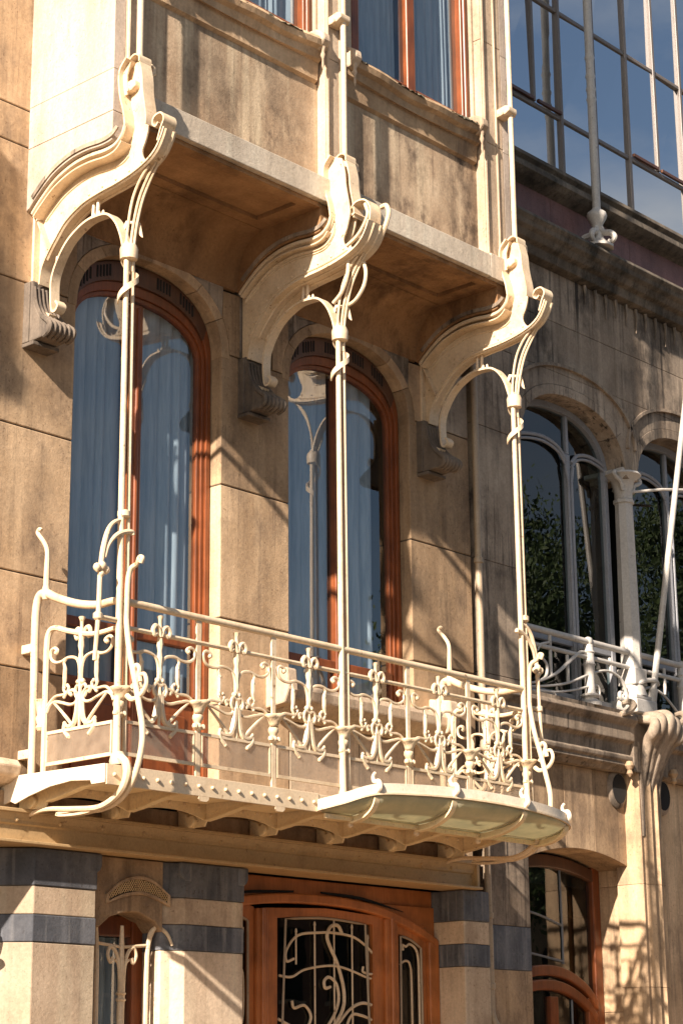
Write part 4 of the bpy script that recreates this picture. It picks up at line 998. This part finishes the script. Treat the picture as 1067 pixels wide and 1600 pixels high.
# arched heads
for x0, x1 in NO:
    inn, out = arch(x0, x1, NZS, NZC, 20), arch(x0, x1, NZS, NZC, 20, 2.3, .095)
    for a, b in zip((0, 4, 8, 12, 16), (4, 8, 12, 16, 20)): nblock(inn[a:b+1]+out[a:b+1][::-1], LIMED, WN-.004, .60, 'voussoir')
    hood = arch(x0, x1, NZS+.3, NZC+.12, 20, 2.1, .16)
    MB().strip([(p[0], WN-.005, p[1]) for p in hood], .05, .03, (0, 1, 0)).build('hood_mould', LIMED, nb)
    c = (x0+x1)/2
    for s in (-1, 1):
        ring = [(c+s*(p[0]-c), p[1]) for p in out[10:21]]
        xe = x1+.13 if s > 0 else x0-.13
        xe = c+s*(x1-c+.10)
        nblock(ring+[(xe, NZS), (xe, 8.06), (c, 8.06)], LIMED)
xs = [4.80, 5.9, 7.03, 8.2, 9.5]
for a, b in zip(xs, xs[1:]): nblock(rect(a, b, 8.06, 8.55)); 
for a, b in zip([4.8, 6.4, 7.7, 9.5], [6.4, 7.7, 9.5]): nblock(rect(a, b, 8.55, 9.05))
MB().prism(inset(rect(4.80, 9.5, 8.05, 12.6), .01), 1, .30, .60).build('mortar_bed', MORT, nb) if False else None
# cornice and icicle-like lime drips below it
MB().prism([(.45, 9.40), (-.06, 9.37), (-.08, 9.33), (-.05, 9.29), (-.04, 9.25), (.0, 9.22), (.03, 9.17), (.08, 9.15), (.10, 9.07), (.19, 9.05), (.45, 9.05)], 0, 4.80, 9.5).build('cornice', SOOT, nb, bevel=.008)
for i in range(11):
    x = 6.55+i*.17
    MB().tube([(x, .165, 9.05), (x+.005, .16, 8.96), (x-.005, .165, 8.86-.03*(i % 3))], [.018, .014, .006], 6).build('drip_bead', LIMED, nb, True)
for a, b in ((4.8, 6.1), (6.105, 7.4), (7.405, 9.5)): MB().box(a, b, .20, .3, 9.40, 9.80).build('porphyry_slab', PINK, nb)
MB().prism([(.45, 10.13), (.12, 10.10), (.10, 10.05), (.14, 10.02), (.12, 9.96), (.05, 9.94), (.04, 9.88), (.10, 9.84), (.2, 9.80), (.45, 9.80)], 0, 4.80, 9.5).build('upper_sill', SOOT, nb, bevel=.006)
# studio glazing above
sg = thing('studio_glazing', 'tall grey sash glazing reflecting blue sky on upper right floor', 'window', (7, .3, 10.1))
YW = .27
for x, z0 in ((5.42, 10.1), (5.98, 10.79), (6.42, 10.1), (7.0, 10.1), (7.58, 10.1), (8.1, 10.79), (8.6, 10.1)):
    MB().box(x-.021, x+.021, YW-.03, YW+.03, z0, 14.2).build('mullion', FRAMEG, sg, bevel=.005)
for z in (10.12, 10.76, 11.92): MB().box(4.85, 9.4, YW-.02, YW+.028, z-.02, z+.02).build('transom', FRAMEG, sg, bevel=.005)
px = [4.9, 5.42, 5.98, 6.42, 7.0, 7.58, 8.1, 8.6, 9.3]
for a, b in zip(px, px[1:]):
    for z0, z1 in ((10.78, 11.90), (11.94, 14.2)):
        MB().add([(a+.021, YW, z0), (b-.021, YW+random.uniform(-.012, .012), z0), (b-.021, YW+random.uniform(-.012, .012), z1), (a+.021, YW, z1)], [(0, 1, 2, 3)]).build('pane', GLASSM, sg)
px = [4.9, 5.42, 6.42, 7.0, 7.58, 8.6, 9.3]
for a, b in zip(px, px[1:]): MB().sheet(rect(a+.021, b-.021, 10.14, 10.74), YW+random.uniform(-.001, .001)).build('pane', GLASSM, sg)
for a, b in ((5.5, 5.95), (6.02, 6.39), (7.62, 8.06), (8.13, 8.57)): MB().box(a, b, YW-.05, YW-.02, 10.785, 10.815).build('sash_rail', WOODD, sg)
MB().box(4.8, 9.5, .1, .6, 14.2, 14.4).build('eaves_band', LIMED, nb)
MB().box(4.8, 9.5, .5, .54, 9.4, 14.3).build('studio_dark_backing', DARK, nb)  # added dark sheet behind the panes, keeps skylight out of the studio

# mast on the cornice
ms = thing('iron_mast', 'slender grey white iron mast standing on the cornice before the studio glazing', 'mast', (6.72, -.02, 9.4))
MX, MY = 6.60, .02
MB().tube([(MX, MY, 9.78), (MX, MY, 14.2)], .040, 12).build('shaft', GREYP, ms, True)
MB().lathe([(.04, 9.56), (.05, 9.60), (.055, 9.64), (.09, 9.70), (.098, 9.73), (.09, 9.76), (.05, 9.79), (.042, 9.81)], (MX, MY, 0), 14).build('base_cup', GREYP, ms, True)
for a in (0.5, 1.9, 3.4, 4.9):
    ca, sa = math.cos(a), math.sin(a)
    MB().tube([(MX+ca*r, MY+sa*r, z) for r, z in c2([(.03, 9.60), (.06, 9.55), (.13, 9.53), (.17, 9.48), (.14, 9.44), (.11, 9.46)])], [.03, .032, .03, .024, .016], 8).build('base_scroll', GREYP, ms, True)
MB().lathe([(.15, 9.395), (.15, 9.42), (.10, 9.44), (.06, 9.50), (.05, 9.56)], (MX, MY, 0), 10).build('base_plate', GREYP, ms, True)
for z in (10.95, 11.06, 11.2, 11.4): MB().lathe([(.04, z-.035), (.05, z), (.04, z+.035)], (MX, MY, 0), 12).build('shaft_bulb', GREYP, ms, True)

# loggia windows of the neighbour
def loggia(x0, x1, nm):
    y = .40; root = MB().strip([(p[0], y+.02, p[1]) for p in arch(x0+.03, x1-.03, NZS, NZC-.03, 24)], .07, .06, (0, 1, 0)).build(nm, FRAMEB, nb)
    c = 6.50 if x0 < 6 else 8.16
    for x in (x0+.03, x1-.03): MB().box(x-.03, x+.03, y-.01, y+.06, 5.08, NZS).build('jamb', FRAMEB, root, bevel=.006)
    for d in (-.026, .026): MB().tube([(c+d, y-.01, 5.1), (c+d, y-.01, 7.15), (c+d*2.2, y-.01, 7.30)], .016, 8).build('mullion_bead', FRAMEB, root, True)
    MB().box(c-.036, c+.036, y, y+.06, 5.1, 7.42).build('mullion', FRAMEB, root, bevel=.01)
    MB().box(c-.02, c+.02, y, y+.05, 7.42, 7.79).build('head_bar', FRAMEB, root, bevel=.006)
    for s in (-1, 1):
        for dz, rr in ((0, .019), (-.042, .014)):
            MB().tube([(c+s*q[0], y-.005, q[1]+dz) for q in c2([(.04, 7.34), (.14, 7.43), (.30, 7.465), (.46, 7.45), (.56, 7.42)] if s > 0 else [(.04, 7.34), (.16, 7.45), (.40, 7.50), (.70, 7.46), (.86, 7.38), (.95, 7.25)])], rr, 8).build('arched_transom', FRAMEB, root, True)
    for z in (5.12, 5.62): MB().box(x0+.06, x1-.06, y, y+.05, z-.03, z+.03).build('rail', FRAMEB, root, bevel=.006)
    MB().sheet([(x0+.02, 5.1)]+arch(x0+.02, x1-.02, NZS, NZC-.02, 20)+[(x1-.02, 5.1)], y+.03).build('pane', GLASSD, root)
    return root
for i, (a, b) in enumerate(NO): loggia(a, b, 'loggia_window')
MB().box(5.505, 8.895, .20, .60, 4.452, 5.045).build('parapet_core', LIMED, nb)
MB().box(4.8, 9.5, .52, .6, 8.06, 9.05).build('wall_back', MORT, nb)
# ledge
MB().prism([(.32, 4.98), (-.03, 4.94), (-.05, 4.90), (-.02, 4.86), (.0, 4.84), (.0, 4.72), (.05, 4.69), (.06, 4.60), (.03, 4.585), (.035, 4.55), (.06, 4.53), (.05, 4.505), (.09, 4.48), (.12, 4.45), (.32, 4.45)], 0, 4.80, 6.78).build('ledge', LIMED, nb, bevel=.008)
MB().prism([(.32, 4.98), (-.03, 4.94), (-.05, 4.90), (-.02, 4.86), (.0, 4.84), (.0, 4.72), (.05, 4.69), (.06, 4.60), (.09, 4.48), (.12, 4.45), (.32, 4.45)], 0, 7.32, 9.5).build('ledge', LIMED, nb, bevel=.008)
MB().box(6.78, 7.32, .02, .32, 4.45, 4.98).build('ledge_break', LIMED, nb, bevel=.01)
# moulded upturn and fluted drapery console
for x in (6.62, 7.46):
    MB().tube(cr_([(x-.1, -.04, 4.93), (x-.02, -.07, 4.96), (x+.05, -.075, 5.02), (x+.06, -.03, 5.06), (x+.02, .02, 5.05)], 5), [.022, .03, .034, .03, .02], 8).build('ledge_volute', LIMED, nb, True)
for i, (x, rr, dz) in enumerate(((6.84, .05, -.06), (6.93, .062, -.02), (7.04, .075, 0), (7.15, .065, -.03), (7.24, .052, -.08))):
    cx = 7.04+(x-7.04)*.62
    MB().tube(cr_([(cx, .06, 3.9), (cx, .05, 4.3), (cx, .0, 4.52), (7.04+(x-7.04)*.85, -.08, 4.72), (x, -.16, 4.86+dz), (x+.03, -.15, 4.955+dz), (x+.03, .0, 4.99+dz)], 6), [.028, .034, rr*.8, rr, rr*1.05, rr*.9, .04], 9).build('drapery_fold', LIMED, nb, True)
pp = [(6.84, .3), (6.84, .08), (6.87, .04), (6.92, .05), (6.94, .02), (6.99, .0), (7.02, .02), (7.06, .02), (7.09, .0), (7.14, .02), (7.16, .05), (7.21, .04), (7.24, .08), (7.24, .3)]
for z0, z1 in ((0, 1.3), (1.3, 2.6), (2.6, 3.48), (3.48, 4.6)): MB().prism(pp, 2, z0+.001, z1-.001).build('pilaster', LIME, nb, bevel=.004)
for x in (6.72, 7.42):
    o = MB(); o.lathe([(.02, .09), (.105, .09), (.12, .095), (.14, .11), (.15, .20)], (0, 0, 0), 18, 1)
    o.v = [(v[0]+x, v[1]+.06, v[2]*1.25+4.31) for v in o.v]; h = o.build('spout_rim', LIMED, nb, True)
    o = MB(); o.lathe([(.001, .084), (.104, .0845), (.104, .089)], (0, 0, 0), 18, 1); o.v = [(v[0]+x, v[1]+.06, v[2]*1.25+4.31) for v in o.v]; o.build('spout_void', DARK, h, True)
    MB().lathe([(.006, 4.40), (.03, 4.43), (.02, 4.46), (.045, 4.50), (.03, 4.54)], (x, .03, 0), 8).build('spout_bud', LIME, h, True)
# lower arched doorway, deep reveals
DO = (5.40, 6.90)
for x0, x1 in (DO,):
    c = (x0+x1)/2; top = [(x0+(x1-x0)*i/14, 3.62+.12*(1-(2*i/14-1)**2)) for i in range(15)]
    for a, b in ((0, 5), (5, 9), (9, 14)):
        seg = top[a:b+1]; nblock(seg+[(seg[-1][0], 4.45), (seg[0][0], 4.45)], LIME)
    dd = thing('neighbour_door', 'varnished arched wooden door with leaded transom light in the right house', 'door', (6.15, .55, 0))
    yd = .53
    MB().box(x0, x0+.09, yd, yd+.08, 0, 3.66).build('jamb', WOODD, dd, bevel=.01)
    MB().prism([(x1-.11, 0), (x1, 0), (x1, 3.63), (x1-.11, 3.68)], 1, yd, yd+.08).build('jamb', WOOD, dd, bevel=.012)
    MB().prism([(p[0], p[1]-.02) for p in top]+[(p[0], p[1]-.13) for p in top[::-1]], 1, yd+.002, yd+.078).build('head', WOODD, dd, bevel=.01)
    MB().sheet(rect(x0+.09, x1-.11, 2.55, 3.62), yd+.045).build('transom_pane', GLASSD, dd)
    for pts in ([(5.5, 3.20), (5.9, 3.22), (6.3, 3.14), (6.36, 3.12)], [(6.36, 2.8), (6.36, 3.2), (6.35, 3.62)], [(5.5, 2.86), (5.8, 2.88), (6.36, 2.82)]):
        MB().tube([(p[0], yd+.04, p[1]) for p in c2(pts)], .011, 6).build('lead_came', LEAD, dd, True)
    ar = c2([(x0+.09, 2.62), (5.75, 2.74), (6.05, 2.78), (6.35, 2.75), (6.62, 2.64), (x1-.11, 2.50)], 6)
    MB().prism(ar+[(p[0], p[1]-.09) for p in ar[::-1]], 1, yd-.02, yd+.07).build('arched_rail', WOOD, dd, bevel=.012)
    ar2 = [(p[0], p[1]-.12) for p in ar]
    MB().prism(ar2+[(p[0], p[1]-.09) for p in ar2[::-1]], 1, yd-.01, yd+.06).build('leaf_rail', WOOD, dd, bevel=.012)
    for a, b in ((5.5, 5.6), (6.10, 6.22), (6.66, 6.79)): MB().box(a, b, yd, yd+.06, 0, 2.52).build('stile', WOOD, dd, bevel=.01)
    MB().sheet(rect(x0+.1, x1-.11, 0, 2.545), yd+.038).build('pane', GLASSD, dd)
    MB().tube([(6.45, yd+.03, 1.5), (6.45, yd+.03, 2.5)], .010, 6).build('lead_came', LEAD, dd, True)
NX0, NX1 = 7.26, 8.66
nblock(rect(7.16, 8.66, 0, 4.45), LIME, .19)

# loggia column
lc = thing('loggia_column', 'grey white cast column with flared capital between both loggia windows', 'column', (7.03, .1, 5.05))
LX, LY = 7.04, .10
MB().prism([(LX-.10, LY-.10), (LX+.10, LY-.10), (LX+.10, LY+.10), (LX-.10, LY+.10)], 2, 5.26, 5.42).build('die', GREYP, lc, bevel=.012)
MB().prism([(LX-.17, LY-.15), (LX+.17, LY-.15), (LX+.17, LY+.17), (LX-.17, LY+.17)], 2, 4.985, 5.12).build('plinth', GREYP, lc, bevel=.015)
MB().prism([(LX-.14, LY-.13), (LX+.14, LY-.13), (LX+.14, LY+.15), (LX-.14, LY+.15)], 2, 5.122, 5.16).build('plinth_step', GREYP, lc, bevel=.01)
MB().lathe([(.14, 5.16), (.125, 5.20), (.105, 5.26)], (LX, LY, 0), 16).build('base_moulding', GREYP, lc, True)
MB().lathe([(.098, 5.42), (.092, 6.2), (.085, 7.0), (.10, 7.01), (.10, 7.04), (.085, 7.05)], (LX, LY, 0), 8).build('shaft', GREYP, lc)
MB().lathe([(.085, 7.05), (.088, 7.14), (.11, 7.22), (.16, 7.265), (.18, 7.28), (.17, 7.30), (.10, 7.31)], (LX, LY, 0), 12).build('capital', GREYP, lc, True)
for s in (-1, 1): MB().tube([(LX+s*q[0], LY-.05, q[1]) for q in c2([(.08, 7.12), (.11, 7.20), (.19, 7.235), (.215, 7.265), (.19, 7.285)])], [.02, .022, .02, .022, .02], 8).build('capital_horn', GREYP, lc, True)
MB().box(LX-.14, LX+.14, LY-.10, .45, 7.285, 7.33).build('abacus', GREYP, lc, bevel=.01)

# loggia railing
lr = thing('loggia_railing', 'grey white tubular railing with whiplash scrolls before the loggia windows', 'railing', (6.5, .08, 5.0))
YL = .08
for a, b in ((5.36, 6.95), (7.13, 9.4)):
    MB().tube([(a, YL, 5.568), (b, YL, 5.568)], .030, 10).build('handrail', GREYP, lr, True)
    MB().tube([(a, YL, 5.425), (b, YL, 5.425)], .022, 10).build('lower_rail', GREYP, lr, True)
def bpost(x):
    q = MB().lathe([(.10, 4.985), (.10, 5.01), (.055, 5.05), (.085, 5.07), (.085, 5.085), (.05, 5.10), (.045, 5.20), (.05, 5.34), (.06, 5.36), (.05, 5.38), (.05, 5.46), (.06, 5.47), (.045, 5.49), (.045, 5.54)], (x, YL, 0), 12).build('baluster', GREYP, lr, True)
    MB().lathe([(.03, 5.54), (.046, 5.565), (.04, 5.60), (.01, 5.615)], (x, YL, 0), 10).build('baluster_cap', GREYP, q, True)
for x in (6.33, 7.85): bpost(x)
for x, z0, z1 in ((5.75, 5.17, 5.54), (6.0, 5.14, 5.40), (6.66, 5.33, 5.47), (7.55, 5.25, 5.5)):
    MB().tube([(x, YL, z0), (x, YL, z1)], .016, 8).build('picket', GREYP, lr, True)
def lsc(pts, r): MB().tube([(p[0], YL-.01, p[1]) for p in c2(pts)], r, 8).build('whiplash', GREYP, lr, True)
lsc([(5.35, 5.05), (5.55, 5.10), (5.8, 5.20), (6.0, 5.33), (6.13, 5.42), (6.22, 5.46), (6.30, 5.44)], [.010, .013, .018, .016, .012])
lsc([(5.35, 5.03), (5.7, 5.08), (6.0, 5.15), (6.35, 5.28), (6.6, 5.34), (6.80, 5.30), (6.88, 5.19), (6.86, 5.11), (6.79, 5.11), (6.78, 5.16), (6.82, 5.17)], [.010, .011, .012, .012, .016, .02, .02, .016])
lsc([(5.4, 5.0), (5.8, 5.04), (6.1, 5.10), (6.4, 5.18), (6.46, 5.14), (6.44, 5.08), (6.40, 5.09)], [.009, .010, .012, .012])
lsc([(5.55, 5.37), (5.60, 5.43), (5.72, 5.47)], [.008, .016, .01]); lsc([(5.6, 5.33), (5.68, 5.26), (5.66, 5.16), (5.55, 5.10)], [.01, .014, .014, .01])
lsc([(5.5, 5.02), (5.75, 5.03), (5.79, 5.0), (5.78, 4.96)], .009)
lsc([(7.15, 5.24), (7.3, 5.28), (7.5, 5.24), (7.7, 5.12), (7.8, 5.05)], [.014, .012, .012, .014])

# leaning pole on the loggia and its stay
fp = thing('flag_pole', 'bare grey pole leaning out from the loggia column', 'pole', (7.25, .03, 5.05))
A, B = Vector((7.18, .0, 5.06)), Vector((7.42, -.42, 8.1))
MB().tube([A, A.lerp(B, .5), B], [.032, .030, .026], 10).build('shaft', GREYP, fp, True)
MB().tube([A, A+(B-A)*.06], .042, 10).build('ferrule', GREYP, fp, True)
MB().tube(cr_([(7.0, .02, 5.27), (7.1, -.03, 5.31), (7.2, -.05, 5.31), (7.26, -.03, 5.29)], 5), .022, 8).build('clip', GREYP, fp, True)
st = MB().tube([(7.05, .06, 7.12), (7.4, -.1, 7.19), (8.3, -.15, 7.36)], .014, 8).build('stay_rod', GREYP, fp, True)

# the terrace goes on to the right
nx = thing('end_house', 'plain brick house continuing the terrace beyond the loggia house', 'house', (14, .6, 0))
for i in range(4):
    z0 = 3.4*i
    zs = [z0, z0+.9, z0+2.9, z0+3.4]
    MB().box(9.51, 19, .22, .6, zs[0], zs[1]-.001).build('wall_course', BRICK, nx); MB().box(9.51, 19, .22, .6, zs[2]+.001, zs[3]-.001).build('wall_course', BRICK, nx)
    ex = [9.51, 10.4, 11.6, 12.6, 13.8, 14.8, 16.0, 17.0, 18.2, 19]
    for a, b in zip(ex[::2], ex[1::2]): MB().box(a, b, .22, .6, zs[1], zs[2]).build('wall_pier', BRICK, nx)
    for a, b in zip(ex[1::2], ex[2::2]):
        q = MB().box(a, b, .42, .46, zs[1]+.02, zs[2]-.02).build('window', DARK, nx)
        MB().box(a-.08, b+.08, .12, .42, zs[1]-.10, zs[1]+.018).build('window_sill', LIMEL, q)
        MB().box((a+b)/2-.03, (a+b)/2+.03, .38, .418, zs[1]+.02, zs[2]-.02).build('mullion', FRAMEB, q)
MB().box(9.51, 19, .0, .6, 13.61, 13.9).build('cornice', LIMEL, nx)

for _o in (lc, lr, fp): _o.location += Vector((.18, .19, .055))

# ------------------------------------------------------------------ across the avenue (seen in the panes)
def far_house(x, w_, h, m, label):
    t = thing('far_house', label, 'house', (x, -34, 0), 'houses across the avenue')
    MB().box(x-w_/2, x+w_/2, -40, -34, 0, h).build('wall', m, t)
    MB().prism([(-40, h), (-34, h), (-36.2, h+2.6), (-37.8, h+2.6)], 0, x-w_/2, x+w_/2).build('roof', ROOF, t)
    n = int(w_/2.2)
    for i in range(n):
        for z in (1.0, 4.4, 7.8):
            if z+2.3 < h:
                cx = x-w_/2+(i+.5)*w_/n
                q = MB().box(cx-.55, cx+.55, -34, -33.96, z, z+2.2).build('window', DARK, t)
                MB().box(cx-.65, cx+.65, -33.99, -33.9, z-.12, z-.004).build('window_sill', LIMEL, q)
for i, (x, w_, h, m, lb) in enumerate(((-6, 9, 11, BRICK, 'low red brick house across the avenue'), (4, 10, 12.5, LIME, 'pale stone house across the avenue'), (15, 11, 11.5, BRICK, 'wide red brick house across the avenue'), (27, 12, 13, LIMED, 'grey sooty house across the avenue'), (39, 11, 12, BRICK, 'last but one brick house across the avenue'), (51, 12, 13, LIME, 'last pale stone house across the avenue'))):
    far_house(x, w_, h, m, lb)
def tree(x, y, h, r, label):
    t = thing('avenue_tree', label, 'tree', (x, y, 0), 'trees along the avenue')
    MB().tube([(x, y, 0), (x+.1, y, h*.25), (x-.1, y+.1, h*.5), (x, y, h*.8)], [.34, .27, .2, .06], 10).build('trunk', BARK, t, True)
    for k in range(7):
        a = k*2.4; z = h*(.3+.06*k); l = r*(.85-.06*k)
        MB().tube([(x, y, z), (x+math.cos(a)*l*.5, y+math.sin(a)*l*.5, z+l*.35), (x+math.cos(a)*l, y+math.sin(a)*l, z+l*.55)], [.12, .08, .03], 6).build('limb', BARK, t, True)
    vs, fs = [], []
    for k in range(85):
        a, u = random.random()*6.28, random.random()**.5; zz = random.uniform(-.9, 1)
        rr = r*math.sqrt(max(0, 1-zz*zz))*u; c = Vector((x+rr*math.cos(a), y+rr*math.sin(a), h*.66+zz*h*.33))
        for j in range(420):
            p_ = c+Vector((random.gauss(0, .6), random.gauss(0, .6), random.gauss(0, .5)))
            e = Euler((random.random()*6, random.random()*6, random.random()*6)).to_matrix(); s = random.uniform(.06, .11)
            o_ = len(vs); vs += [tuple(p_+e@Vector(q)*s) for q in ((-1, 0, 0), (0, -.5, .1), (1, 0, 0), (0, .5, .1))]; fs.append((o_, o_+1, o_+2, o_+3))
    q = MB().add(vs, fs).build('crown', LEAF, t)
for x, y, h, r, lb in ((34, -21.5, 17, 4.3, 'nearest leafy street tree across the avenue'), (42, -21, 18, 4.6, 'tallest leafy street tree second in the row'), (51, -22, 17, 4.4, 'leafy street tree at far end of the row')):
    tree(x, y, h, r, lb)
